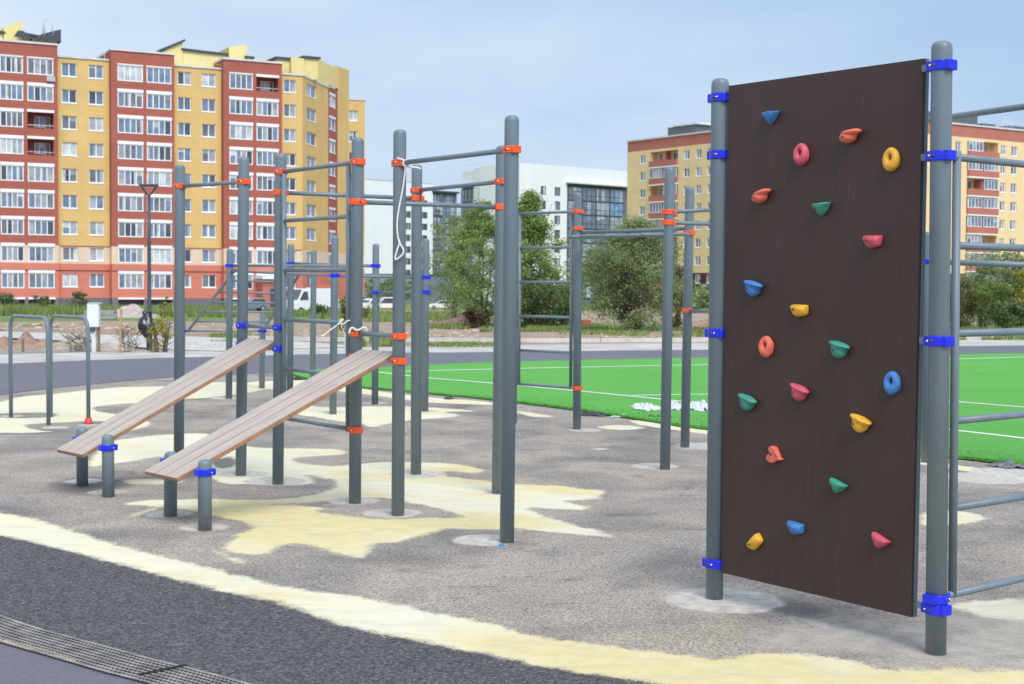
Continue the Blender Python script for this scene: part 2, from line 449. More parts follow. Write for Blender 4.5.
    yf = math_(nt, 'ADD', math_(nt, 'MULTIPLY', attr('yellow'), 3), math_(nt, 'MULTIPLY', math_(nt, 'SUBTRACT', noise(nt, W, 2.4, 5, .65), .5), 3))
    yf = math_(nt, 'MULTIPLY', math_(nt, 'ADD', yf, .75, True), .95)
    cp = mixc(nt, yf, cp, ramp(nt, mid, [(.3, (.68, .56, .27)), (.7, (.74, .65, .37))]))
    cp = mixc(nt, ramp(nt, noise(nt, wpos(nt, (1, 2.6, 1), .6), 3.0, 5, .65), [(.50, (0, 0, 0)), (.70, (.45, .45, .45))]), cp, (.50, .47, .39))
    cp = mixc(nt, ramp(nt, fine, [(.26, (.55, .55, .55)), (.38, (0, 0, 0))]), cp, (.32, .29, .23))
    pf = math_(nt, 'ADD', math_(nt, 'MULTIPLY', attr('paint'), 16), math_(nt, 'MULTIPLY', math_(nt, 'SUBTRACT', noise(nt, W, 7, 6, .72), .5), 3.6))
    pf = math_(nt, 'ADD', pf, math_(nt, 'MULTIPLY', math_(nt, 'SUBTRACT', fine, .5), 2.4))
    pf = math_(nt, 'MULTIPLY', math_(nt, 'ADD', pf, .32), 1.15, True)
    # thin smears of dried paint and sand around
    smear = math_(nt, 'MULTIPLY', ramp(nt, noise(nt, wpos(nt, (.7, 1.7, 1), .5), 1.5, 6, .7, .5), [(.57, (0, 0, 0)), (.70, (.75, .75, .75))]),
                  math_(nt, 'SUBTRACT', 1.0, dkf, True))
    near = math_(nt, 'ADD', math_(nt, 'MULTIPLY', attr('paint'), 1.6), 1.0, True)
    smear = math_(nt, 'MULTIPLY', smear, near)
    c = mixc(nt, smear, c, (.42, .38, .33))
    c = mixc(nt, math_(nt, 'MULTIPLY', pf, .96), c, cp)
    c = mixc(nt, cfac, c, cc)
    nt.links.new(c, b.inputs['Base Color'])
    b.inputs['Roughness'].default_value = .88; b.inputs['Specular IOR Level'].default_value = .25
    hh = math_(nt, 'ADD', fine, math_(nt, 'MULTIPLY', grit, .8))
    hh = math_(nt, 'ADD', hh, math_(nt, 'MULTIPLY', pf, .25))
    bump(nt, b, hh, .35, .008)
    me.materials.append(m)
    o = link('ground', me); tag(o, kind='structure'); return o
grid_ground()

def sheet(name, poly, z, mat, thick=0.0):
    """flat polygon sheet, poly in world xy"""
    mb = MB()
    vs_ = [mb.bm.verts.new((p[0], p[1], z)) for p in poly]
    f = mb.bm.faces.new(vs_)
    if thick:
        r = bmesh.ops.extrude_face_region(mb.bm, geom=[f])
        vv = [g for g in r['geom'] if isinstance(g, bmesh.types.BMVert)]
        bmesh.ops.translate(mb.bm, verts=vv, vec=(0, 0, thick))
    bmesh.ops.triangulate(mb.bm, faces=[f for f in mb.bm.faces if len(f.verts) > 4])
    return mb.build(name, mat)
def wob(pts, amp, seed=0, step=.25):
    """resample an open world polyline and roughen it"""
    out = []; r = random.Random(seed)
    for a, b in zip(pts[:-1], pts[1:]):
        a = Vector(a[:2]); b = Vector(b[:2]); n = max(1, int((b-a).length/step))
        for k in range(n):
            p = a.lerp(b, k/n); q = mnoise.noise(Vector((p.x*1.7, p.y*1.7, seed)))
            d = (b-a).normalized(); p = p+Vector((-d.y, d.x))*(q*amp*2+r.uniform(-amp, amp)*.5)
            out.append((p.x, p.y))
    out.append(tuple(pts[-1][:2])); return out

# terrain that slopes away gently towards the buildings
def terr_z(x, y):
    if y < 46: z = -.03
    elif y < 112: z = -.03-(y-46)/66*.72
    elif y < 215: z = -.75-(y-112)/103*1.3
    else: z = -2.05
    if 36 < y < 220: z += .05*mnoise.noise(Vector((x*.25, y*.25, 0)))*min(1, (y-36)/10)
    return z
GRASS = [ # pixel polygons of greener ground (projected on the plane z=-.2)
 [(-60,302),(240,303),(240,318),(150,317),(0,319),(-60,319)],
 [(0,322),(40,323),(40,327),(0,326)],[(270,308),(345,308),(345,317),(270,317)],
 [(360,306),(500,306),(500,317),(440,316),(360,314)],[(430,322),(470,322),(470,327),(440,327)],
 [(480,318),(580,318),(620,320),(760,320),(1100,318),(1100,339),(960,339),(760,331),(640,331),(560,331),(520,329),(480,326)],
 [(510,322),(545,323),(540,331),(515,331)],[(215,335),(245,331),(262,338),(220,342)],[(360,341),(395,340),(395,347),(360,348)],
 [(430,344),(500,343),(500,348),(430,349)],[(338,325),(362,325),(360,348),(340,348)]]
def terrain():
    NY, NX = 260, 260
    ys = 20*(2600/20)**(np.linspace(0, 1, NY)**1.15)
    ys[0] = -40
    tx = np.linspace(-1, 1, NX)
    Y, T = np.meshgrid(ys, tx, indexing='ij')
    X = T*(np.abs(Y)*.75+25)
    Z = np.array([[terr_z(X[i, j], Y[i, j]) for j in range(NX)] for i in range(NY)])
    g = np.full(X.shape, -9.0)
    for p in GRASS:
        w_ = [tuple(G(a, b, -.15)[:2]) for a, b in p]
        g = np.maximum(g, signed(X, Y, w_))
    g = np.where((Y > 200), 5, g)
    co = np.stack([X, Y, Z], -1).reshape(-1, 3)
    me = bpy.data.meshes.new('terrain')
    me.vertices.add(len(co)); me.vertices.foreach_set('co', co.ravel())
    i = np.arange(NY*NX).reshape(NY, NX)
    q = np.stack([i[:-1, :-1], i[:-1, 1:], i[1:, 1:], i[1:, :-1]], -1).reshape(-1, 4)
    me.loops.add(q.size); me.loops.foreach_set('vertex_index', q.ravel().astype(np.int32))
    me.polygons.add(len(q)); me.polygons.foreach_set('loop_start', (np.arange(len(q))*4).astype(np.int32))
    me.update(); me.validate()
    a = me.attributes.new('grass', 'FLOAT', 'POINT'); a.data.foreach_set('value', np.clip(g, -3, 3).ravel().astype(np.float32))
    m, nt, b = newmat('bare_earth_and_grass'); W = wpos(nt)
    n1 = noise(nt, W, 1.2, 6, .65); n2 = noise(nt, W, 7, 5, .7)
    c = ramp(nt, n1, [(.3, (.29, .20, .15)), (.5, (.41, .31, .24)), (.7, (.54, .44, .36))])
    c = mixc(nt, ramp(nt, n2, [(.4, (.6, .6, .6)), (.55, (0, 0, 0))]), c, (.26, .19, .14))
    c = mixc(nt, ramp(nt, noise(nt, W, .35, 4), [(.5, (0, 0, 0)), (.65, (.5, .5, .5))]), c, (.42, .35, .29))
    gcol = ramp(nt, n2, [(.3, (.11, .16, .05)), (.55, (.19, .26, .085)), (.75, (.33, .35, .17))])
    at = nt.nodes.new('ShaderNodeAttribute'); at.attribute_name = 'grass'
    gf = math_(nt, 'ADD', math_(nt, 'MULTIPLY', at.outputs['Fac'], 1.2), math_(nt, 'MULTIPLY', math_(nt, 'SUBTRACT', n1, .47), 7))
    gf = math_(nt, 'ADD', gf, .1, True)
    c = mixc(nt, gf, c, gcol)
    nt.links.new(c, b.inputs['Base Color']); b.inputs['Roughness'].default_value = .95
    b.inputs['Specular IOR Level'].default_value = .1
    bump(nt, b, n2, .8, .08)
    me.materials.append(m)
    return tag(link('terrain', me), kind='structure')
terrain()

# running track
def track_mat():
    m, nt, b = newmat('rubber_track'); W = wpos(nt)
    f = noise(nt, W, 70, 3, .7); g = noise(nt, wpos(nt, (.25, 1, 1)), 1.3, 5, .6)
    c = ramp(nt, f, [(.3, (.10, .098, .122)), (.7, (.195, .19, .225))])
    c = mixc(nt, ramp(nt, g, [(.35, (.55, .55, .55)), (.65, (0, 0, 0))]), c, (.125, .12, .15))
    nt.links.new(c, b.inputs['Base Color']); b.inputs['Roughness'].default_value = .85
    bump(nt, b, f, .4, .006); return m
M_TRACK = track_mat()
far_edge = [(-200,368),(-60,366.5),(0,364),(130,359),(240,356.2),(350,353.6),(480,352.3),(600,351),(730,349.5),(900,347),(1024,345.5),(1250,342)]
near_edge = [(1250,349),(1024,354.5),(730,358.8),(600,361),(480,364),(400,368),(300,372),(230,374.5),(165,378),(85,385),(0,395),(-60,404),(-200,440)]
tp = [tuple(G(*p)[:2]) for p in smooth_poly(far_edge, 4, False)]+[tuple(G(*p)[:2]) for p in smooth_poly(near_edge, 4, False)]
tag(sheet('running_track', tp, .006, M_TRACK), kind='structure')
# near part of the track, left of the drain
near_tr = [(-200,590),(-60,626),(0,640.5),(40,649),(80,661),(110,669),(140,679),(160,686),(230,712)]
tp = [tuple(G(*p)[:2]) for p in smooth_poly(near_tr, 3, False)]
tp = tp+[(-.6, 2.0), (-6, 2.0)]
tag(sheet('near_running_track', tp, .006, M_TRACK), kind='structure')

# pale concrete strip beyond the track and curved path
M_CONC = simple('pale_concrete', (.50, .485, .46), .85, var=.18, scale=1.6, bumps=.4)
M_KERB = simple('kerb_concrete', (.58, .56, .53), .8, var=.15, scale=3, bumps=.3)
strip_far = [(1250,336),(1024,339.8),(960,340.2),(730,342.5),(600,344),(480,345.5),(350,347.5),(240,346),(130,351),(0,355),(-200,358)]
sp = [tuple(G(*p)[:2]) for p in smooth_poly(far_edge, 4, False)]+wob([G(*p) for p in strip_far], .06, 5, .5)
tag(sheet('gravel_verge', sp, .002, simple('verge_concrete', (.47, .45, .42), .9, var=.22, scale=.9, bumps=.5)), kind='structure')
path = [(-150,329),(0,332),(60,333.5),(110,335),(180,336.5),(240,339),(300,342),(350,346.5),(300,349),(240,351.5),(175,350),(120,346),(60,341),(0,338),(-150,334)]
pp = [tuple(G(*p)[:2]) for p in smooth_poly(path, 4)]
tag(sheet('path', pp, .012, M_CONC), kind='structure')
def kerb(name, pts, wdt=.15, h=.07, base=0.0):
    mb = MB(); P = [Vector(G(x, y, base)) for x, y in pts]
    for a, b in zip(P[:-1], P[1:]):
        d = (b-a); L = d.length; n = max(1, int(L/1.0))
        for k in range(n):
            p = a.lerp(b, (k+.5)/n)
            z = terr_z(p.x, p.y)
            mb.box(p+Vector((0, 0, h/2+z+.02)), (L/n-.004, wdt, h+.06), Matrix.Rotation(rotz(d), 3, 'Z'))
    return tag(mb.build(name, M_KERB), kind='structure')
kerb('kerb', [(240,338.5),(350,340),(480,341),(600,341.3),(730,340.5),(925,339),(1100,337)])
kerb('far_kerb', [(-60,323.5),(100,323),(240,323.5),(360,323.8),(470,323.8)], .2, .1, -.25)

# ------------------------------------------------------------------ artificial turf pitch
def turf_mat():
    m, nt, b = newmat('artificial_turf'); W = wpos(nt)
    f = noise(nt, wpos(nt, (1, 2.4, 1)), 28, 4, .75); g = noise(nt, W, .6, 4, .5)
    g2 = noise(nt, wpos(nt, (.3, 2.2, 1), -.55), 2.5, 3, .6)
    c = ramp(nt, f, [(.28, (.038, .20, .026)), (.5, (.105, .415, .058)), (.72, (.24, .62, .145))])
    c = mixc(nt, ramp(nt, g, [(.35, (0, 0, 0)), (.65, (.45, .45, .45))]), c, (.16, .47, .095))
    c = mixc(nt, ramp(nt, g2, [(.5, (0, 0, 0)), (.75, (.4, .4, .4))]), c, (.16, .50, .10))
    nt.links.new(c, b.inputs['Base Color']); b.inputs['Roughness'].default_value = .75
    b.inputs['Specular IOR Level'].default_value = .25
    bump(nt, b, f, .8, .03); return m
M_TURF = turf_mat()
turf_near = [(284,373.5),(300,378),(320,382.5),(365,388.5),(425,394),(500,401.5),(575,411),(665,424.5),(720,432),(800,441.5),(925,456),(1024,468),(1300,510)]
turf_far = [(1300,350),(1024,354.8),(730,359),(600,361.3),(480,364.3),(400,368.3),(330,371),(284,371.8)]
nearw = wob([G(*p) for p in smooth_poly(turf_near, 3, False)], .025, 3, .1)
tp = nearw+[tuple(G(*p)[:2]) for p in smooth_poly(turf_far, 3, False)]
tag(sheet('artificial_turf', tp, .012, M_TURF, .028), kind='structure')
# short blades along the near edge of the turf
def turf_blades():
    r = random.Random(3); vs_, fs_ = [], []
    poly = np.array(tp); L = nearw
    for a, b in zip(L[:-1], L[1:]):
        a = Vector(a); b = Vector(b); d = b-a
        if d.length < 1e-5: continue
        nn = Vector((-d.y, d.x)).normalized()
        if nn.y < 0: nn = -nn
        for k in range(int(d.length*260)):
            p = a+d*r.random()+nn*(r.random()**2*.55-.012)
            if p.y > 21: continue
            h = r.uniform(.006, .026); an = r.uniform(0, 2*pi); wv = .004+.0009*p.y*.5
            t = Vector((cos(an), sin(an)))*wv
            i = len(vs_)
            vs_ += [(p.x-t.x, p.y-t.y, .03), (p.x+t.x, p.y+t.y, .03), (p.x+r.uniform(-.02, .02), p.y+r.uniform(-.02, .02), .035+h)]
            fs_.append((i, i+1, i+2))
    me = bpy.data.meshes.new('turf_blades'); me.from_pydata(vs_, [], fs_); me.materials.append(M_TURF)
    o = link('turf_fringe', me); tag(o, 'bright green plastic grass blades along the edge of the pitch', 'grass', kind='stuff')
turf_blades()
M_LINE = simple('white_turf_line', (.80, .84, .78), .8, var=.1, scale=20)
def line_on_turf(pts, wd=.09):
    P = [Vector(G(x, y, .044)) for x, y in smooth_poly(pts, 3, False)]
    L, R_ = [], []
    for i, p in enumerate(P):
        d = (P[min(i+1, len(P)-1)]-P[max(i-1, 0)]).normalized(); n = Vector((-d.y, d.x, 0))*wd/2
        L.append(p+n); R_.append(p-n)
    mb = MB()
    for i in range(len(P)-1): mb.quad(L[i], L[i+1], R_[i+1], R_[i])
    tag(mb.build('pitch_line', M_LINE), kind='structure')
line_on_turf([(400,371.5),(427,370.6),(480,369.3),(600,366.6),(730,364),(963,358.7),(1024,357),(1150,354)], .12)
line_on_turf([(378,372),(427,377.7),(480,382),(575,390.5),(665,399.5),(800,414),(925,427),(963,431),(1024,438),(1150,453)], .085)
line_on_turf([(632,395.2),(720,394),(800,394.6),(925,399),(963,402),(1024,407),(1150,416)], .085)

# ------------------------------------------------------------------ drain grating
def drain():
    t = thing('drain_grating', 'rusty grey steel drain grating curving across the bottom left corner beside the track', 'drain grate', G(60, 640))
    back = [(-120,576),(-60,598),(0,617.5),(30,628),(65,638),(110,650),(150,661),(187,670),(240,684),(320,707)]
    P = [Vector(G(x, y)) for x, y in smooth_poly(back, 6, False)]
    W_ = .268
    offs = []
    for i, p in enumerate(P):
        d = (P[min(i+1, len(P)-1)]-P[max(i-1, 0)]).normalized(); n = Vector((d.y, -d.x, 0))
        if n.y > 0: n = -n
        offs.append(n)
    mb = MB()
    for i in range(len(P)-1):
        mb.quad(P[i]+Vector((0,0,.003)), P[i+1]+Vector((0,0,.003)), P[i+1]+offs[i+1]*W_+Vector((0,0,.003)), P[i]+offs[i]*W_+Vector((0,0,.003)))
    mb.build('channel', simple('drain_dark', (.075, .07, .068), .9), t)
    MG = simple('galvanised_rust', (.31, .285, .27), .6, .3, var=.45, scale=9, bumps=.3)
    mr = MB(); mc = mr
    for k in range(9):
        wv = .010 if k in (0, 8) else .0055
        o_ = .012+k*(W_-.024)/8
        for i in range(len(P)-1):
            a, b = P[i]+offs[i]*o_, P[i+1]+offs[i+1]*o_
            mr.quad(a-offs[i]*wv+Vector((0,0,.016)), b-offs[i+1]*wv+Vector((0,0,.016)), b+offs[i+1]*wv+Vector((0,0,.016)), a+offs[i]*wv+Vector((0,0,.016)))
    acc = 0
    joint = G(165, 675)
    for i in range(len(P)-1):
        d = P[i+1]-P[i]; L = d.length; s_ = 0
        while acc < L:
            p = P[i]+d*(acc/L); n = offs[i]
            if (p+n*.15-joint).length > .02:
                mc.box(p+n*W_/2+Vector((0, 0, .010)), (.006, W_-.02, .006), Matrix.Rotation(rotz(d), 3, 'Z'))
            acc += .026
        acc -= L
    mc.build('grate', MG, t)
    # gap between two grating sections
    mj = MB()
    a = G(187, 668.5); b = G(137, 679)
    d = (b-a)
    mj.box((a+b)/2+Vector((0, 0, .0175)), (d.length*.94, .026, .003), Matrix.Rotation(rotz(d), 3, 'Z'))
    mj.build('joint_gap', simple('joint_dark', (.012, .012, .014), .9), t)
    # paint drips along the outer frame
    mp_ = MB()
    for x0, y0, x1, y1 in ((-30,634,4,642),(5,642.5,30,649),(31,649.5,55,656),(56,656.5,78,663)):
        a = G(x0, y0); b = G(x1, y1); d = b-a
        mp_.box((a+b)/2+Vector((0,0,.011)), (d.length, .022, .004), Matrix.Rotation(rotz(d), 3, 'Z'), .0015)
    mp_.build('paint_smear', simple('yellow_paint', (.70, .60, .28), .7, var=.2, scale=30), t)
drain()

# ------------------------------------------------------------------ steel equipment
RP = .0468
CAP = [(RP, -.05), (RP, -.034), (RP*.985, -.024), (RP*.93, -.014), (RP*.83, -.006), (RP*.66, -.0005), (RP*.4, .003), (.001, .0045)]
LEAN = {}
def P3(P, z):
    l = LEAN.get((round(P[0], 4), round(P[1], 4)), (0, 0)); return Vector((P[0]+l[0]*z, P[1]+l[1]*z, z))
def base_top(bx, by, tx_, ty, lean=True):
    bx += .9; tx_ += .9
    P = G(bx, by+1.2); h = ZH(P, ty)
    if lean:
        for it in range(3):
            q = proj(P3(P, h)); ex = (tx_-q[0])*P.y/F/h
            l = LEAN.get((round(P[0], 4), round(P[1], 4)), (0, 0))
            LEAN[(round(P[0], 4), round(P[1], 4))] = (max(-.013, min(.013, l[0]+ex)), 0)
    return P, h
def post(parent, P, h, r=RP, name='post', mat=None):
    mb = MB()
    s_ = r/RP
    prof = [(r, -.0), (r, h-.06)]+[(a*s_, h+z) for a, z in CAP]
    prof = [(r*1.0, -.02)]+prof[1:]
    l = LEAN.get((round(P[0], 4), round(P[1], 4)), (0, 0))
    Sh = Matrix(((1, 0, l[0], P[0]), (0, 1, l[1], P[1]), (0, 0, 1, 0), (0, 0, 0, 1)))
    mb.lathe(prof, 32, Sh)
    return mb.build(name, mat or M_STEEL, parent)
def collar(parent, P, z, d, mat, hl=.063, h=.046, bolts=True, r=.053):
    a0 = rotz(d); out = []
    for k in range(48):
        a = k*2*pi/48; c_, s_ = abs(cos(a)), abs(sin(a))
        rr = min(hl/max(c_, 1e-6), .034/max(s_, 1e-6))
        q = max(r, rr); out.append((q*cos(a), q*sin(a)))
    M = Matrix.Translation(P3(P, z)) @ Matrix.Rotation(a0, 4, 'Z')
    mb = MB().prism(out, -h/2, h/2, M, .004)
    c = mb.build('clamp', mat, parent)
    if bolts:
        sy = -1 if (Vector((sin(a0), -cos(a0))).dot(Vector((-P[0], -P[1]))) > 0) else 1
        for x_, m_, rr in ((.004, M_BOLT, .0085), (.026, M_BOLTB, .006)):
            T = M @ Matrix.Translation((x_, sy*(r-.002), 0)) @ Matrix.Rotation(-sy*pi/2, 4, 'X')
            MB().lathe([(rr, -.006), (rr, .003), (rr*.5, .005)], 8, T).build('bolt', m_, c)
    return c
def bar(parent, A, B, r=.0175, name='crossbar'):
    return MB().tube([A, B], r, 16).build(name, M_STEEL, parent)




# --- climbing wall frame
PR, hR = base_top(934.9, 652, 941.0, 42)
PL, hL = base_top(713.4, 597, 719.4, 79)
def climbing():
    t = thing('climbing_wall_frame', 'dark brown climbing panel with coloured holds clamped between two grey posts at the right, wall bars beside it', 'climbing wall', tuple(PR))
    post(t, PL, hL); post(t, PR, hR)
    d = (PR-PL); d.z = 0; L = d.length; u = d.normalized(); n = Vector((u.y, -u.x, 0))   # n towards the camera
    if n.y > 0: n = -n
    ang = rotz(u)
    # panel fits between the posts
    gl, gr = .063, .113
    z0, z1 = .235, 2.735
    # from measured corners
    a = PL+u*gl; b = PR-u*gr
    zt = (ZH(a, 86)+ZH(b, 58))/2; zb = (ZH(a, 573)+ZH(b, 616))/2
    z0, z1 = zb-.006, zt+.002
    c = (P3(PL, (z0+z1)/2)+u*gl+P3(PR, (z0+z1)/2)-u*gr)/2; c.z = (z0+z1)/2
    Wd = (b-a).length
    M = Matrix.Translation(c) @ Matrix.Rotation(ang, 4, 'Z') @ Matrix.Rotation(radians(.32), 4, 'Y')
    pan = MB().box((0, .0, 0), (Wd-.012, .018, z1-z0-.008), bev=.0015)
    pt = pan.mesh('climbing_panel', M_PANEL)
    po = bpy.data.objects.new('climbing_panel', pt); COL.objects.link(po); po.parent = t
    po.matrix_parent_inverse = WORLD[t.name].inverted(); po.matrix_basis = M
    WORLD[po.name] = M
    # steel frame behind the panel edge
    fr = MB()
    for s_ in (-1, 1):
        fr.box((s_*(Wd/2-.0135), .0205, 0), (.025, .022, z1-z0-.004), bev=.002)
    for s_ in (-1, 1):
        fr.box((0, .024, s_*((z1-z0)/2-.020)), (Wd-.06, .024, .024))
    for zz in (-.62, .0, .62):
        fr.box((0, .024, zz), (Wd-.06, .026, .03))
    bmesh.ops.transform(fr.bm, matrix=M, verts=fr.bm.verts)
    fr.build('panel_frame', M_STEEL, t)
    # lugs between frame and posts
    for P_, ys, sgn in ((PL, (98, 155, 333, 563), 1), (PR, (66, 156, 341, 608.5), -1)):
        for y_ in ys:
            z = ZH(P_, y_)
            collar(t, P_, z, u*sgn, M_BLUE)
            lug = MB(); q = P3(P_, z)+u*sgn*.078; lug.box((q.x, q.y, z), (.05, .012, .03), Matrix.Rotation(ang, 3, 'Z'))
            lug.build('mounting_lug', M_STEEL, t)
    # holds ------------------------------------------------
    cols = {'blue': (.055, .22, .56), 'red': (.62, .10, .145), 'coral': (.80, .165, .105), 'yellow': (.80, .43, .04), 'green': (.055, .31, .235)}
    def hm(k): return simple('hold_'+k, cols[k], .55, var=.16, scale=35, bumps=.35)
    holds = [(771,118,'wedge','blue',0),(802,153,'ring','red',0),(852,136,'hook','coral',0),(892,158,'ring','yellow',0),(763,196,'hook','coral',.12),
      (822,209,'wedge','green',0.03),(873,241,'block','red',0),(755,287,'cup','blue',-.22),(800,310,'block','yellow',0),(767,345,'ring','coral',0),
      (841,348,'cup','green',-.22),(893,381,'ring','blue',0),(801,391,'cup','red',-.32),(749,401,'cup','green',-.3),(862,422,'cup','yellow',-.32),
      (775,455,'heart','coral',-.3),(838,486,'wedge','green',-.32),(796,527,'block','blue',-.06),(755.5,542,'block','yellow',.75),(880,541,'wedge','red',-.38)]
    Mi = M.inverted()
    for k, (px, py, kind, cn_, rot) in enumerate(holds):
        px += 2.4
        dr = ray(px, py); tt = ((c-C0).dot(n))/dr.dot(n); hp = C0+dr*tt
        lp = Mi @ hp
        mb = MB(); rr = random.Random(k*13+1)
        def rough(bm, amt=.002):
            for v in bm.verts:
                v.co += Vector([mnoise.noise(v.co*35+Vector((k*3.1, j*7.7, 0)))*amt for j in range(3)])
        if kind == 'ring':
            sg, sg2 = 32, 14
            vs_ = []
            for i in range(sg):
                a_ = i*2*pi/sg
                row = []
                for j in range(sg2):
                    b_ = j*2*pi/sg2
                    R1 = .0255; r1 = .0185*(1-.20*sin(a_))
                    rad = R1+r1*cos(b_)
                    # slumped ring: lower part fatter
                    row.append(mb.bm.verts.new((rad*cos(a_)*1.0, -(r1*1.25*sin(b_)+.014), rad*sin(a_)*1.16-.004*(1-sin(a_)))))
                vs_.append(row)
            for i in range(sg):
                for j in range(sg2):
                    f = mb.bm.faces.new((vs_[i][j], vs_[(i+1) % sg][j], vs_[(i+1) % sg][(j+1) % sg2], vs_[i][(j+1) % sg2])); f.smooth = True
            mb.mi = 1; mb.sphere((.0, -.008, 0), (.010, .006, .012), 12)
            mb.sphere((-.016, -.036, -.030), (.006, .004, .006), 8); mb.mi = 0
        elif kind == 'cup':
            mb.sphere((0, -.018, -.012), (.042, .036, .036), 20)
            mb.sphere((.002, -.028, .017), (.062, .034, .014), 24)
            mb.sphere((0, -.02, .004), (.050, .034, .022), 20)
            mb.mi = 1; mb.sphere((-.012, -.052, -.012), (.006, .004, .006), 8); mb.mi = 0
        elif kind == 'hook':
            mb.sphere((-.012, -.022, -.008), (.046, .034, .027), 20)
            mb.sphere((.012, -.028, .014), (.058, .028, .015), 20, Matrix.Rotation(-.10, 4, 'Y'))
            mb.sphere((-.008, -.020, .004), (.048, .030, .024), 20)
            mb.mi = 1; mb.sphere((-.022, -.055, -.006), (.006, .004, .006), 8); mb.mi = 0
        else:
            if kind == 'wedge':
                pts = [(-.060, 0, .034), (.066, 0, .036), (-.040, -.050, .030), (.050, -.056, .033), (-.004, -.036, -.030), (.012, -.002, -.044), (-.02, 0, -.040), (-.050, -.01, .006), (.045, -.014, .004), (.002, -.046, .0)]
            elif kind == 'block':
                pts = [(-.054, 0, .034), (.056, 0, .032), (-.050, -.034, .026), (.054, -.045, .026), (-.030, -.030, -.028), (.050, -.036, -.024), (-.034, 0, -.036), (.052, 0, -.032), (-.062, -.010, .006), (.006, -.052, .004), (.0, -.03, -.04)]
            else:
                pts = []
            if kind == 'heart':
                out = []
                for i in range(28):
                    a_ = i*2*pi/28
                    x = 16*sin(a_)**3; y = 13*cos(a_)-5*cos(2*a_)-2*cos(3*a_)-cos(4*a_)
                    out.append((x*.0028, y*.0033))
                Mh = Matrix.Rotation(pi/2, 4, 'X') @ Matrix.Rotation(1.55, 4, 'Z')
                mb.prism(out, 0, .030, Mh, .006)
                for f in mb.bm.faces: f.smooth = True
            else:
                vv = [mb.bm.verts.new((p[0]*.95, p[1], p[2]*.84)) for p in pts]
                q = bmesh.ops.convex_hull(mb.bm, input=vv)
                loose = [v for v in mb.bm.verts if not v.link_faces]
                bmesh.ops.delete(mb.bm, geom=loose, context='VERTS')
                bmesh.ops.bevel(mb.bm, geom=list(mb.bm.edges), offset=.007, segments=3, affect='EDGES', profile=.5)
                for f in mb.bm.faces: f.smooth = True
            mb.mi = 1; mb.sphere((-.014, -.046 if kind != 'heart' else -.032, .002), (.0065, .004, .0065), 8); mb.mi = 0
        rough(mb.bm)
        Mh = Matrix.Translation((lp.x, -.009, lp.z)) @ Matrix.Rotation(-rot, 4, 'Y')
        me = mb.mesh('climbing_hold', [hm(cn_), M_BOLT])
        o = bpy.data.objects.new('climbing_hold', me); COL.objects.link(o); o.parent = po; o.matrix_basis = Mh
        nm = {'wedge': 'pointed wedge', 'ring': 'rounded ring', 'hook': 'curved jug', 'block': 'blocky', 'cup': 'lipped cup', 'heart': 'heart shaped'}[kind]
        o['label'] = f'{dict(coral="orange red", red="pinkish red").get(cn_, cn_)} {nm} climbing hold'
    # wall bars going off to the right
    v = Vector((.776, .63, 0)).normalized()
    P2 = PR+v*1.32
    post(t, P2, 2.76)
    e1 = PR+v*.125; e2 = P2-v*.125
    zs = [ZH(PR+v*.1, y_) for y_ in (157, 243.5, 332, 421, 508, 595)]
    zs = [zs[0]+(zs[-1]-zs[0])*i/5 for i in range(6)]
    pz = lambda z: P3(PR, z)+v*.125
    lad = MB().tube([pz(zs[-1]+.028) if 0 else pz(zs[0]+.028), pz(zs[-1]-.01)], .0195, 16).build('side_rail', M_STEEL, t)
    MB().tube([P3(e2, zs[-1]-.02), P3(e2, zs[0]+.02)], .0195, 16).build('side_rail', M_STEEL, t)
    for i, z in enumerate(zs):
        if i in (0, 5): A, B = P3(PR, z), P3(P2, z)
        else: A, B = pz(z), P3(e2, z)
        bar(t, A, B, .0175, 'rung')
    for z in (ZH(PR, 156.5), ZH(PR, 597)):
        pass
    collar(t, PR, ZH(PR, 598), v, M_BLUE, h=.042); 
    for z in (zs[0], zs[-1]): collar(t, P2, z, v, M_BLUE)
    return t
climbing()

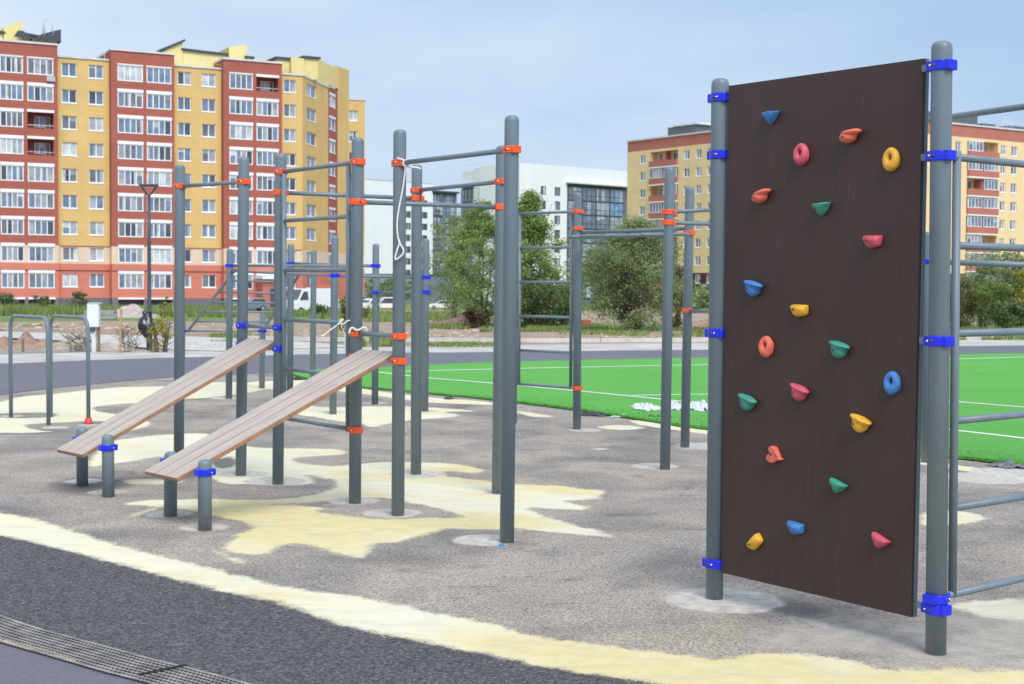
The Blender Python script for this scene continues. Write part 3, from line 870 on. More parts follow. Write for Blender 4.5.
# --- main pull up frame
PX = {}
for k, (b, tpx) in {'A': ((506, 541), (511, 116)), 'B': ((397, 514), (399, 130)), 'C': ((354, 502), (357, 138)), 'D': ((277, 483), (280, 154)),
                    'E': ((240, 474), (243, 157)), 'Fp': ((178, 464.5), (179, 165)), 'Gp': ((415, 473), (416, 165)), 'H': ((496.5, 492), (501, 146))}.items():
    P, h = base_top(*b, *tpx); PX[k] = (P, h)
def pull_up():
    t = thing('pull_up_frame', 'tall grey pull-up frame of eight round posts with orange clamps behind the incline benches', 'workout frame', tuple(PX['C'][0]))
    for k, (P, h) in PX.items(): post(t, P, h)
    def link_bar(a, ya, b, yb, mat=M_ORANGE, ca=True, cb=True, r=.0175):
        A, B = PX[a][0], PX[b][0]
        za, zb = ZH(A, ya), ZH(B, yb); z = (za+zb)/2
        d = (B-A); d.z = 0; d.normalize()
        bar(t, P3(A, z)+d*.03, P3(B, z)-d*.03, r)
        if ca: collar(t, A, z, d, mat)
        if cb: collar(t, B, z, d, mat)
        return z
    link_bar('Fp', 187, 'E', 181)
    zt = link_bar('D', 173, 'C', 161)
    link_bar('D', 191.5, 'Gp', 199.5)
    link_bar('C', 200, 'H', 209)
    link_bar('B', 163, 'A', 150)
    link_bar('Gp', 190.5, 'H', 181.5)
    z = link_bar('C', 333, 'B', 336.5)
    # wall bars between D and C
    A, B = PX['D'][0], PX['C'][0]; d = (B-A).normalized()
    off = Vector((0, 0, 0))
    e1, e2 = A+d*.11, B-d*.105
    zl = ZH(A, 417); zs = [zl+(zt-zl)*i/5 for i in range(6)]
    MB().tube([P3(e1, zs[-1]-.02), P3(e1, zs[0]-.02)], .0195, 16).build('side_rail', M_STEEL, t)
    MB().tube([P3(e2, zs[-1]-.02), P3(e2, zs[0]-.02)], .0195, 16).build('side_rail', M_STEEL, t)
    for i, zz in enumerate(zs[:-1]):
        a_, b_ = (e1, e2) if i else (A, B)
        bar(t, P3(a_, zz), P3(b_, zz), .0165, 'rung')
    collar(t, B, zs[0], d, M_ORANGE); collar(t, A, zs[0], d, M_ORANGE)
    # low bar across D-E behind the bench top
    zde = link_bar('E', 325.5, 'D', 327.5, M_BLUE)
    return t
pull_up()

# --- incline benches
def bench(label, s1, s2, top1, top2, ys, yu, up1, up2, mat, yl):
    """s1,s2 short post base/top pixels; up1,up2 tall posts"""
    A, ha = base_top(*s1[0], *s1[1]); B, hb = base_top(*s2[0], *s2[1])
    t = thing('sit_up_bench', label, 'bench', tuple((A+B)/2), 0, 'slatted incline benches')
    post(t, A, ha, RP, 'short_post'); post(t, B, hb, RP, 'short_post')
    d = (B-A).normalized()
    zl = ZH(B, ys)
    bar(t, P3(A, zl), P3(B, zl), .0175, 'support_bar'); collar(t, A, zl, V, M_BLUE, r=.056, hl=.068); collar(t, B, zl, V, M_BLUE, r=.056, hl=.068)
    C_, D_ = PX[up1][0], PX[up2][0]; du = (D_-C_).normalized()
    zu = ZH(D_, yu)
    bar(t, P3(C_, zu), P3(D_, zu), .0175, 'support_bar'); collar(t, C_, zu, du, mat); collar(t, D_, zu, du, mat)
    lo = P3((A+B)/2, zl+.033); hi = P3((C_+D_)/2, zu+.033)
    ax = (hi-lo).normalized(); side = Vector((.66, -.75, 0)).normalized(); up = ax.cross(-side).normalized()
    if up.z < 0: up = -up
    e0 = lo-ax*yl[0]; e1 = hi+ax*yl[1]; L = (e1-e0).length
    R = Matrix((ax, side, up)).transposed()
    W_ = .148
    for k in (-1, 0, 1):
        c = (e0+e1)/2+side*k*(W_+.012)
        mb = MB().box((0, 0, 0), (L, W_, .034), bev=.005)
        for f in mb.bm.faces:
            if abs(f.normal.z) < .6: f.material_index = 1
        s0_ = (side-ax*side.dot(ax)).normalized(); R0 = Matrix((ax, s0_, up)).transposed()
        bmesh.ops.transform(mb.bm, matrix=(R0.inverted() @ R).to_4x4(), verts=mb.bm.verts)
        me = mb.mesh('plank', [M_WOOD, M_WOODEDGE])
        o = bpy.data.objects.new('plank', me); COL.objects.link(o); o.parent = t
        o.matrix_parent_inverse = WORLD[t.name].inverted(); o.matrix_basis = Matrix.Translation(c) @ R0.to_4x4()
    return t
bench('nearer slatted wooden incline bench, lower end beside the blue-clamped short post', ((169.5, 515), (170, 452)), ((204, 529), (204, 460)), 0, 0, 472, 361, 'C', 'B', M_ORANGE, (.205, .035))
bench('farther slatted wooden incline bench, left of the other, its lower end at far left', ((81.5, 484.5), (81, 428)), ((107.5, 495.5), (107, 435)), 0, 0, 447.5, 348.5, 'E', 'D', M_BLUE, (.225, .035))

# --- frame behind with wall bars and overhead bars (orange clamps)
def back_frame():
    P1, h1 = base_top(576, 428, 577, 193)
    Pm, hm_ = base_top(512, 422, 513, 195)
    P2, h2 = base_top(664, 468, 669, 167)
    P3_, h3 = base_top(684, 446, 689, 187)
    t = thing('overhead_ladder_frame', 'grey frame with orange clamps and overhead bars, between the pull-up frame and brown panel', 'workout frame', tuple(P1))
    for P, h in ((P1, h1), (Pm, hm_), (P2, h2), (P3_, h3)): post(t, P, h)
    d = (Pm-P1).normalized()
    zt = ZH(P1, 211.5); zb = ZH(P1, 388)
    zs = [zb+(zt-zb)*i/5 for i in range(6)]
    e1, e2 = P1+d*.10, Pm-d*.09
    for e in (e1, e2): MB().tube([P3(e, zb), P3(e, zt-.01)], .0195, 12).build('side_rail', M_STEEL, t)
    for i, z in enumerate(zs):
        a, b = (P1, Pm) if i in (0, 5) else (e1, e2)
        bar(t, P3(a, z), P3(b, z), .0165, 'rung')
    collar(t, P1, zt, d, M_ORANGE); collar(t, P1, zb, d, M_ORANGE)
    # overhead ladder P1 -> P3_
    zo = ZH(P1, 236); zc = ZH(P1, 228.5)
    d2 = (P3_-P1).normalized(); nrm = Vector((-d2.y, d2.x, 0))
    if nrm.x > 0: nrm = -nrm
    collar(t, P1, zc, d2, M_ORANGE)
    z3 = ZH(P3_, 233); collar(t, P3_, z3, d2, M_ORANGE)
    zo = (ZH(P1, 234)+ZH(P3_, 232))/2
    Y1, Y3 = P1.y, P3_.y
    A1, B1 = AT(580, 232.8, Y1), AT(690, 228.3, Y3+.1)
    A2, B2 = AT(568, 237.2, Y1-.15), AT(688, 234.2, Y3-.45)
    MB().tube([A1, B1], .020, 12).build('side_rail', M_STEEL, t)
    MB().tube([A2, B2], .018, 12).build('side_rail', M_STEEL, t)
    for (xa, xb, f) in ((572, 603, .12), (604, 641, .42), (641, 676, .75)):
        Ym = Y1+(Y3-Y1)*f
        ya = 236.6-3.2*f
        a, b = AT(xa, ya, Ym-.25), AT(xb, ya-.6, Ym+.12)
        MB().tube([a, a.lerp(b, .15)-Vector((0, 0, .008)), a.lerp(b, .5)-Vector((0, 0, .012)), a.lerp(b, .85)-Vector((0, 0, .006)), b], [.012, .022, .026, .022, .012], 12).build('rung', M_STEEL, t)
    # bars from P2 and P3_ to a post hidden behind the panel
    P4 = G(742, 462); post(t, P4, 2.70)
    for ya, yb in ((212, 208.5), (222.5, 226)):
        zz = ZH(P2, ya); dd = (P4-P2).normalized()
        zb_ = ZH(P4, yb-.5)
        bar(t, P3(P2, zz), P3(P4, zb_ if abs(zb_-zz) < .25 else zz), .0175)
        collar(t, P2, zz, dd, M_ORANGE)
    zz = ZH(P3_, 310.5); P5 = P3_+Vector((.9, .1, 0))
    dd = (P4-P3_).normalized(); bar(t, P3(P3_, zz), P3(P4, zz), .0175); collar(t, P3_, zz, dd, M_ORANGE)
back_frame()

# --- blue clamped frame far behind on the left
def blue_frame():
    q = {'a': base_top(228, 397.5, 229, 249), 'b': base_top(289, 398, 290, 244), 'c': base_top(332, 413, 334, 236), 'd': base_top(374, 403, 375, 244),
         'e': base_top(311.5, 385, 313, 250), 'f': base_top(261, 387, 262, 311), 'g': base_top(181, 386, 182, 312), 'h': base_top(424, 410, 425, 239)}
    t = thing('inclined_ladder_frame', 'lower grey frame with small blue clamps and a sloping ladder, behind the benches', 'workout frame', tuple(q['a'][0]))
    for k, (P, h) in q.items(): post(t, P, h)
    def lb(a, ya, b, yb, r=.02, col_=True, z=None):
        A, B = q[a][0], q[b][0]; d = (B-A).normalized()
        za, zb = ZH(A, ya), ZH(B, yb)
        bar(t, P3(A, za), P3(B, zb), r)
        if col_:
            collar(t, A, za, d, M_BLUE, bolts=False); collar(t, B, zb, d, M_BLUE, bolts=False)
    lb('a', 265.5, 'd', 266)
    lb('b', 263.5, 'd', 265.7)
    lb('c', 275.5, 'h', 277.3)
    lb('d', 292.5, 'h', 292)
    lb('a', 271, 'c', 275.5, .018, False)
    # sloping ladder
    A0, B0 = q['g'][0], q['f'][0]
    z0 = ZH(B0, 331); A1, B1 = q['a'][0], q['b'][0]; z1 = ZH(A1, 266)
    a0, a1 = P3(A0, ZH(A0, 331))+Vector((.09, 0, 0)), AT(235, 270, q['a'][0].y)
    b0, b1 = P3(B0, z0), AT(301, 272, q['b'][0].y)
    MB().tube([a0, a1], .022, 12).build('side_rail', M_STEEL, t); MB().tube([b0, b1], .022, 12).build('side_rail', M_STEEL, t)
    for f in (.0, .17, .34, .5, .66, .84):
        bar(t, a0.lerp(a1, f), b0.lerp(b1, f), .015, 'rung')
    dd = (B0-A0).normalized()
    collar(t, A0, ZH(A0, 331), dd, M_BLUE, bolts=False); collar(t, B0, z0, dd, M_BLUE, bolts=False)
blue_frame()

# --- small grey post with one blue clamp seen beside the panel, and long bars at far right
def right_back():
    P, h = base_top(925, 461, 927, 232)
    t = thing('low_bar_frame', 'grey frame half hidden behind the right post, one blue clamp, long thin bars running right', 'workout frame', tuple(P))
    post(t, P, h)
    z = ZH(P, 261.5)
    Q = G(1052, 470); post(t, Q, 2.75)
    d = (Q-P).normalized(); bar(t, P3(P, z), P3(Q, ZH(Q, 266)), .028)
    collar(t, P, z, d, M_BLUE, bolts=False); collar(t, Q, ZH(Q, 266), d, M_BLUE, bolts=False)
    # high bar on two taller posts, the left one hidden by the panel
    T1 = G(880, 470); post(t, T1, 2.9)
    T2 = G(1075, 540); post(t, T2, 2.9)
    bar(t, P3(T1, ZH(T1, 126)), P3(T2, ZH(T2, 98)), .024)
right_back()

# --- dip bars
def dip(label, a, b, ytop, red=False):
    A, B = G(*a), G(*b)
    t = thing('parallel_bar', label, 'exercise bar', tuple(A), 0, 'low grey dip bars')
    z = (ZH(A, ytop[0])+ZH(B, ytop[1]))/2
    d = (B-A).normalized(); R = .16; pts = [P3(A, -.02), P3(A, z-R)]
    for k in range(1, 8):
        a_ = k*pi/2/8; pts.append(P3(A, z-R)+d*(R*(1-cos(a_)))+Vector((0, 0, R*sin(a_))))
    pts.append(P3(A, z)+d*R); pts.append(P3(B, z)-d*R)
    for k in range(1, 8):
        a_ = k*pi/2/8; pts.append(P3(B, z-R)-d*(R*(1-sin(a_)))+Vector((0, 0, R*cos(a_))))
    pts += [P3(B, z-R), P3(B, -.02)]
    MB().tube(pts, .024, 16).build('bent_tube', M_STEEL, t)
    if red:
        MB().lathe([(.055, 0), (.05, .02), (.035, .07), (.03, .075)], 16, Matrix.Translation((B.x, B.y, 0))).build('base_cover', simple('red_plastic', (.62, .05, .04), .5), t)
dip('leftmost low grey bent bar on the cream paint', (11, 417), (48.5, 425), (315, 318.5))
dip('low grey bent bar with a small red base cover', (51, 417), (88.5, 424), (315, 318.5), True)

# ================================================================== buildings
def brick(name, col, mortar=.35, course=1.0, var=.08):
    m, nt, b = newmat(name); W = wpos(nt)
    n = noise(nt, W, .5, 4, .6); n2 = noise(nt, W, 5, 3, .7)
    c = ramp(nt, n, [(.3, tuple(x*(1-var) for x in col)), (.7, tuple(min(1, x*(1+var)) for x in col))])
    c = mixc(nt, ramp(nt, n2, [(.35, (.25, .25, .25)), (.6, (0, 0, 0))]), c, tuple(x*.78 for x in col))
    sx = nt.nodes.new('ShaderNodeSeparateXYZ'); nt.links.new(W, sx.inputs[0])
    fr = math_(nt, 'FRACT', math_(nt, 'DIVIDE', sx.outputs[2], .47*course))
    c = mixc(nt, ramp(nt, fr, [(.0, (.3, .3, .3)), (.10, (.3, .3, .3)), (.16, (0, 0, 0))]), c, tuple(x*.82 for x in col))
    st = noise(nt, wpos(nt, (1, 1, .12)), .9, 5, .65)
    c = mixc(nt, ramp(nt, st, [(.55, (0, 0, 0)), (.75, (.28, .28, .28))]), c, tuple(x*.7+.03 for x in col))
    nt.links.new(c, b.inputs['Base Color']); b.inputs['Roughness'].default_value = .9
    b.inputs['Specular IOR Level'].default_value = .2
    return m
B_RED = brick('red_brick', (.38, .125, .092)); B_YEL = brick('yellow_brick', (.68, .48, .195)); B_CRM = brick('cream_brick', (.72, .58, .44))
B_COR = brick('coral_render', (.60, .215, .155)); B_ATT = brick('pale_yellow_render', (.76, .65, .29)); B_GRY = brick('grey_plinth', (.17, .17, .19))
B_WHT = brick('white_panel', (.80, .82, .84), var=.03); B_BRN = brick('dark_red_brick', (.115, .042, .042)); B_BLUE = brick('blue_grey_panel', (.22, .29, .37))
B_OCH = brick('ochre_brick', (.84, .64, .36)); B_ROS = brick('rose_brick', (.48, .18, .14))
M_WFR = simple('white_frame', (.82, .84, .86), .5, var=.05, scale=.8)
M_DFR = simple('dark_frame', (.06, .075, .09), .5, var=.1, scale=.8)
M_ROOF = simple('dark_roof_felt', (.05, .06, .075), .7, var=.2, scale=1)
M_CAPW = simple('parapet_flashing', (.62, .63, .64), .5, var=.1, scale=1)
M_RECESS = simple('recess_wall', (.30, .10, .07), .9, var=.15, scale=2)
def glassm(name, col, rough=.12):
    m, nt, b = newmat(name); n = noise(nt, wpos(nt), .9, 3, .6)
    nt.links.new(ramp(nt, n, [(.35, tuple(x*.7 for x in col)), (.65, tuple(min(1, x*1.25) for x in col))]), b.inputs['Base Color'])
    b.inputs['Roughness'].default_value = rough; b.inputs['Specular IOR Level'].default_value = .9
    return m
GL = [glassm('window_glass_blue', (.16, .22, .31)), glassm('window_glass_grey', (.16, .175, .20)), glassm('window_glass_dark', (.06, .075, .095)),
      glassm('window_curtain', (.33, .365, .40), .3), glassm('window_pale_curtain', (.50, .56, .58), .35), glassm('window_sky_blue', (.17, .30, .46))]

class Facade:
    """a vertical plane from p0 (left seen from the front) along d; local s along, z up, n outwards"""
    def __init__(s, p0, d):
        s.p0 = Vector((p0[0], p0[1], 0)); s.d = Vector((d[0], d[1], 0)).normalized(); s.n = Vector((s.d.y, -s.d.x, 0))
    def pt(s, a, z, out=0.0): return s.p0+s.d*a+s.n*out+Vector((0, 0, z))
    def box(s, mb, a0, a1, z0, z1, o0, o1):
        c = [s.pt(a, z, o) for o in (o0, o1) for z in (z0, z1) for a in (a0, a1)]
        v = [mb.bm.verts.new(p) for p in c]
        for f in ((0, 1, 3, 2), (4, 6, 7, 5), (0, 4, 5, 1), (2, 3, 7, 6), (0, 2, 6, 4), (1, 5, 7, 3)):
            q = mb.bm.faces.new([v[i] for i in f]); q.material_index = mb.mi
    def wall(s, parent, a0, a1, z0, z1, bands, holes, out=0.0, depth=12.0, reveal=.16, name='wall', ledge=None):
        """bands: list (ztop, mat); holes: list (a0,a1,z0,z1,reveal or None)"""
        mats = []
        for _, m in bands:
            if m not in mats: mats.append(m)
        def mi(z):
            for zt, m in bands:
                if z < zt: return mats.index(m)
            return mats.index(bands[-1][1])
        mb = MB()
        xs = sorted(set([a0, a1]+[h[0] for h in holes]+[h[1] for h in holes]))
        zs = sorted(set([z0, z1]+[h[2] for h in holes]+[h[3] for h in holes]+[b[0] for b in bands if z0 < b[0] < z1]))
        for i in range(len(xs)-1):
            for j in range(len(zs)-1):
                cx, cz = (xs[i]+xs[i+1])/2, (zs[j]+zs[j+1])/2
                if any(h[0] < cx < h[1] and h[2] < cz < h[3] for h in holes): continue
                mb.mi = mi(cz)
                mb.quad(s.pt(xs[i], zs[j], out), s.pt(xs[i+1], zs[j], out), s.pt(xs[i+1], zs[j+1], out), s.pt(xs[i], zs[j+1], out))
        for h in holes:
            rv = h[4] if len(h) > 4 and h[4] else reveal
            A = [s.pt(h[0], h[2], out), s.pt(h[1], h[2], out), s.pt(h[1], h[3], out), s.pt(h[0], h[3], out)]
            B = [p-s.n*rv for p in A]
            mb.mi = mi((h[2]+h[3])/2)
            for k in range(4): mb.quad(A[k], A[(k+1) % 4], B[(k+1) % 4], B[k])
            mb.quad(*B)
        # sides, back and roof
        for za, zb in zip(sorted(set([z0, z1]+[b[0] for b in bands if z0 < b[0] < z1]))[:-1], sorted(set([z0, z1]+[b[0] for b in bands if z0 < b[0] < z1]))[1:]):
            mb.mi = mi((za+zb)/2)
            mb.quad(s.pt(a0, za, out), s.pt(a0, zb, out), s.pt(a0, zb, -depth), s.pt(a0, za, -depth))
            mb.quad(s.pt(a1, za, out), s.pt(a1, zb, out), s.pt(a1, zb, -depth), s.pt(a1, za, -depth))
            mb.quad(s.pt(a0, za, -depth), s.pt(a1, za, -depth), s.pt(a1, zb, -depth), s.pt(a0, zb, -depth))
        mb.quad(s.pt(a0, z1, out), s.pt(a1, z1, out), s.pt(a1, z1, -depth), s.pt(a0, z1, -depth))
        bmesh.ops.remove_doubles(mb.bm, verts=mb.bm.verts, dist=.001)
        return mb.build(name, mats, parent)

def make_window(parent, fc, a0, a1, z0, z1, out, panes=2, frame=None, fw=.07, mw=.09, header=0, sill=True, r=None, transom=None, name='window', widths=None, glass=None, rail=None):
    """white frame with mullions; the glass is a child"""
    r = r or rng; frame = frame or M_WFR
    mb = MB(); zt = z1-header
    o0, o1 = out-.06, out
    fc.box(mb, a0, a0+fw, z0, zt, o0, o1); fc.box(mb, a1-fw, a1, z0, zt, o0, o1)
    fc.box(mb, a0+fw, a1-fw, z0, z0+fw, o0, o1); fc.box(mb, a0+fw, a1-fw, zt-fw, zt, o0, o1)
    W_ = a1-a0-2*fw; ws = widths or [1/panes]*panes; x = a0+fw; edges = []
    for k in range(len(ws)):
        x2 = x+W_*ws[k]; edges.append((x, x2))
        if k < len(ws)-1: fc.box(mb, x2-mw/2, x2+mw/2, z0+fw, zt-fw, o0, o1-.004)
        x = x2
    if rail: fc.box(mb, a0+fw, a1-fw, z0+rail-.05, z0+rail+.05, o0, o1-.008)
    if header: fc.box(mb, a0-.04, a1+.04, zt+.002, z1, o0, o1+.10)
    if sill: fc.box(mb, a0-.06, a1+.06, z0-.09, z0-.002, o0, out+.16 if sill is True else sill)
    w_ = mb.build(name, frame, parent)
    g = MB(); used = []
    tone = r.random()
    for k, (x0, x1) in enumerate(edges):
        if glass is not None: mi_ = glass[k % len(glass)]
        else:
            q = r.random()
            mi_ = (3 if q < .55 else 4) if tone < .13 else ((0 if q < .5 else 1 if q < .72 else 2 if q < .84 else 3) if tone < .95 else 4)
        g.mi = mi_
        zmid = (zt+z0)/2
        g.quad(fc.pt(x0, z0+fw, out-.045), fc.pt(x1, z0+fw, out-.045), fc.pt(x1, zt-fw, out-.045), fc.pt(x0, zt-fw, out-.045))
        if mi_ in (0, 1, 2) and r.random() < .32:   # curtain edge or blind behind part of the pane
            g.mi = r.choice((3, 4))
            if r.random() < .6:
                cw = (x1-x0)*r.uniform(.2, .5); xx = x0 if r.random() < .5 else x1-cw
                g.quad(fc.pt(xx, z0+fw, out-.042), fc.pt(xx+cw, z0+fw, out-.042), fc.pt(xx+cw, zt-fw, out-.042), fc.pt(xx, zt-fw, out-.042))
            else:
                zz = zt-(zt-z0)*r.uniform(.2, .5)
                g.quad(fc.pt(x0, zz, out-.042), fc.pt(x1, zz, out-.042), fc.pt(x1, zt-fw, out-.042), fc.pt(x0, zt-fw, out-.042))
    g.build('pane', GL, w_)
    return w_

def s_of(fc, px):
    """distance along the facade where the image column px meets it"""
    d = ray(px, 200); d2 = Vector((d.x, d.y)).normalized()
    p = Vector((fc.p0.x, fc.p0.y)); e = Vector((fc.d.x, fc.d.y))
    den = e.x*d2.y-e.y*d2.x
    return -(p.x*d2.y-p.y*d2.x)/den

# --- long red and yellow block at the left
def building_left():
    r = random.Random(11)
    a = plan(28, 151.6); b = plan(283, 164.8)
    fc = Facade(a, b-a)
    t = thing('apartment_building', 'long red and yellow brick apartment block with a coral ground floor', 'apartment building', (a[0], a[1], -.75))
    FP = 2.82; Z1 = 1.03           # floor pitch, first sill
    ZB = -1.0
    H_RED, H_YEL = 26.8, 25.75
    red_b = [(.02, B_GRY), (3.72, B_COR), (5.62, B_CRM), (99, B_RED)]
    yel_b = [(.02, B_GRY), (3.72, B_COR), (5.62, B_CRM), (99, B_YEL)]
    # sections: px left, px right, kind, window columns px
    secs = [(-70, 58.3, 'r', [(-60, -34), (-30, -4), (0.5, 24), (28, 54.3)], {3: (5, 6), 1: (7,)}),
            (58.3, 111, 'y', [(62.2, 77.5), (89.3, 104)], {}),
            (111.5, 174.7, 'r', [(118, 143.5), (147, 171.8)], {}),
            (174.7, 223.5, 'y', [(178, 191.3), (202, 216)], {}),
            (223.7, 282, 'r', [(229.5, 253), (256.5, 278.5)], {1: (8,)}),
            (282, 302.5, 'y', [(283.8, 296)], {})]
    for (x0, x1, k, colsx, open_) in secs:
        s0, s1 = s_of(fc, x0), s_of(fc, x1)
        out = .9 if k == 'r' else 0.0
        if k == 'r':
            q = Facade(fc.pt(0, 0, out)[:2], fc.d[:2]); s0, s1 = s_of(q, x0), s_of(q, x1)
        else: q = fc
        H = H_RED if k == 'r' else H_YEL
        holes = []; wins = []
        for ci, (c0, c1) in enumerate(colsx):
            a0, a1 = s_of(q, c0), s_of(q, c1)
            for f in range(9):
                z0 = Z1+f*FP
                if k == 'r':
                    z1 = z0+(1.98 if f != 8 else 1.85)
                    op = f in open_.get(ci, ())
                    holes.append((a0, a1, z0, z1, 1.5 if op else .14)); wins.append((a0, a1, z0, z1, op, f, ci))
                else:
                    holes.append((a0, a1, z0+.18, z0+1.62, .22)); wins.append((a0, a1, z0+.18, z0+1.62, False, f, ci))
            if k == 'r': holes.append((a0, a1, -.75, -.12, .8))
        q.wall(t, s0, s1, ZB, H, red_b if k == 'r' else yel_b, holes, 0, 13)
        for (a0, a1, z0, z1, op, f, ci) in wins:
            if op:
                # open loggia: back wall window, slab edge and a thin rail
                ob = MB(); q.box(ob, a0-.05, a1+.05, z1-.28, z1-.003, -.05, .12); 
                sl = ob.build('loggia', M_WFR, t)
                rl = MB(); q.box(rl, a0+.01, a1-.01, z0+.33, z0+.37, -.10, -.06); rl.build('rail', M_WFR, sl)
                wd = a1-a0
                make_window(t, q, a0+wd*.34, a1-wd*.28, z0+.25, z1-.55, -1.36, 2, r=r, sill=False)
                make_window(t, q, a1-wd*.24, a1-wd*.06, z0+.0, z1-.55, -1.36, 1, r=r, sill=False, glass=[2])
            elif k == 'r':
                pn = 4
                make_window(t, q, a0+.01, a1-.01, z0+.01, z1-.01, -.02, pn, header=.34 if f != 8 else .12, r=r, sill=False, fw=.11, mw=.10, name='balcony_glazing')
            else:
                make_window(t, q, a0+.01, a1-.01, z0+.01, z1-.01, -.12, 2, r=r, fw=.08, mw=.11)
        # parapet flashing
        mb = MB(); q.box(mb, s0-.08, s1+.08, H+.002, H+.20, -13, .14); mb.build('parapet_flashing', M_CAPW, t)
        # ledge over the ground floor and thin cream base lines over the basement openings
        mb = MB(); q.box(mb, s0+.004, s1-.004, 3.03, 3.71, .003, .14); mb.build('ledge', B_COR, t)
        if k == 'r':
            for (c0, c1) in colsx:
                mb = MB(); q.box(mb, s_of(q, c0)-.05, s_of(q, c1)+.05, -.13, .08, -.02, .12); mb.build('basement_lintel', M_WFR, t)
    mb = MB(); fc.box(mb, s_of(fc, 59), s_of(fc, 302), 5.56, 5.66, .003, .05); mb.build('belt_course', B_RED, t)
    # right hand end: rounded corner of narrow facets
    pts = [(302.5, None), (328, 176.0), (337, 181.0), (348.5, 190.0)]
    pq = fc.pt(s_of(fc, 302.5), 0)
    P = [Vector((pq.x, pq.y)), plan(328, 175.5), plan(337.3, 179.5), plan(348.6, 183)]
    f2 = Facade(P[0], P[1]-P[0]); L = (P[1]-P[0]).length
    def col_(f_, L_, frac0, frac1, bands, H, dep, big=False, topf=9, outw=-.12):
        holes = [(L_*frac0, L_*frac1, Z1+f*FP+.18-(.15 if big else 0), Z1+f*FP+(1.75 if big else 1.62), .2) for f in range(topf)]
        f_.wall(t, 0, L_, ZB, H, bands, holes, 0, dep)
        for f, h in enumerate(holes):
            make_window(t, f_, h[0]+.01, h[1]-.01, h[2]+.01, h[3]-.01, outw, 2, r=r, header=.28 if big else 0)
    col_(f2, L, .16, .52, yel_b, H_YEL, 10)
    mb = MB(); f2.box(mb, -.05, L+.05, H_YEL+.002, H_YEL+.2, -10, .1); mb.build('parapet_flashing', M_CAPW, t)
    f3 = Facade(P[1], P[2]-P[1]); L3 = (P[2]-P[1]).length
    col_(f3, L3, .12, .82, red_b, H_YEL+.4, 6, True)
    mb = MB(); f3.box(mb, -.03, L3+.03, H_YEL+.402, H_YEL+.6, -6, .1); mb.build('parapet_flashing', M_CAPW, t)
    f4 = Facade(P[2], P[3]-P[2]); L4 = (P[3]-P[2]).length
    f4.wall(t, 0, L4, ZB, 29.0, yel_b, [], 0, 9)
    # farthest lower wing
    a5 = plan(345, 193.5); b5 = plan(364.5, 194)
    f5 = Facade(a5, b5-a5); L5 = (b5-a5).length
    holes = [(s_of(f5, 348.6), s_of(f5, 357.5), Z1+f*FP+.2, Z1+f*FP+1.62, .2) for f in range(9)]
    f5.wall(t, 0, L5, ZB-1, 26.6, yel_b, holes, 0, 9)
    for h in holes: make_window(t, f5, h[0]+.01, h[1]-.01, h[2]+.01, h[3]-.01, -.12, 2, r=r)
    mb = MB(); f5.box(mb, -.1, L5+.1, 26.602, 26.8, -9, .1); mb.build('parapet_flashing', M_CAPW, t)
    # penthouse storeys set back on the roof
    def attic(px0, px1, back, z0, zl, zr, px_mid=None, roof=True):
        q = Facade(fc.pt(0, 0, -back)[:2], fc.d[:2]); a0, a1 = s_of(q, px0), s_of(q, px1)
        mb = MB()
        c = [q.pt(a0, z0), q.pt(a1, z0), q.pt(a1, zr), q.pt(a0, zl)]; cb = [p-q.n*7 for p in c]
        mb.quad(*c); mb.quad(*cb[::-1])
        for k in range(4): mb.quad(c[k], cb[k], cb[(k+1) % 4], c[(k+1) % 4])
        w_ = mb.build('penthouse', B_ATT, t)
        if roof:
            rb = MB(); e = .25
            A = [q.pt(a0-e, zl+.004, e), q.pt(a1+e, zr+.004, e), q.pt(a1+e, zr+.26, e), q.pt(a0-e, zl+.26, e)]; Bk = [p-q.n*7.4 for p in A]
            rb.quad(*A); rb.quad(*Bk[::-1])
            for k in range(4): rb.quad(A[k], Bk[k], Bk[(k+1) % 4], A[(k+1) % 4])
            rb.build('roof', M_ROOF, w_)
        return q, a0, a1
    attic(-70, 4, 2.5, 26.9, 28.7, 28.1); attic(5, 23.5, 2.3, 26.9, 28.8, 29.7, roof=False); attic(23.6, 58, 2.6, 26.9, 28.25, 27.8)
    q, a0, a1 = attic(162, 183, 2.6, 25.9, 27.6, 29.0); attic(183.2, 229, 2.8, 25.9, 28.0, 27.8); attic(229.5, 247, 2.3, 26.9, 28.8, 29.2, roof=False)
    attic(247.2, 252, 2.1, 26.9, 27.6, 27.6)
    attic(277, 291, 3.2, 25.9, 28.0, 28.0); attic(291.2, 304, 2.6, 25.9, 28.3, 28.2, roof=False); attic(304.2, 318, 2.8, 25.9, 28.3, 28.3)
    q = Facade(P[0]+Vector((.4, 2.0)), P[1]-P[0]); mb = MB(); q.box(mb, s_of(q, 316), s_of(q, 335), 25.9, 28.6, -8, 0); mb.build('penthouse', B_ATT, t)
    # small dormer and antenna frames
    q = Facade(fc.pt(0, 0, -1.0)[:2], fc.d[:2])
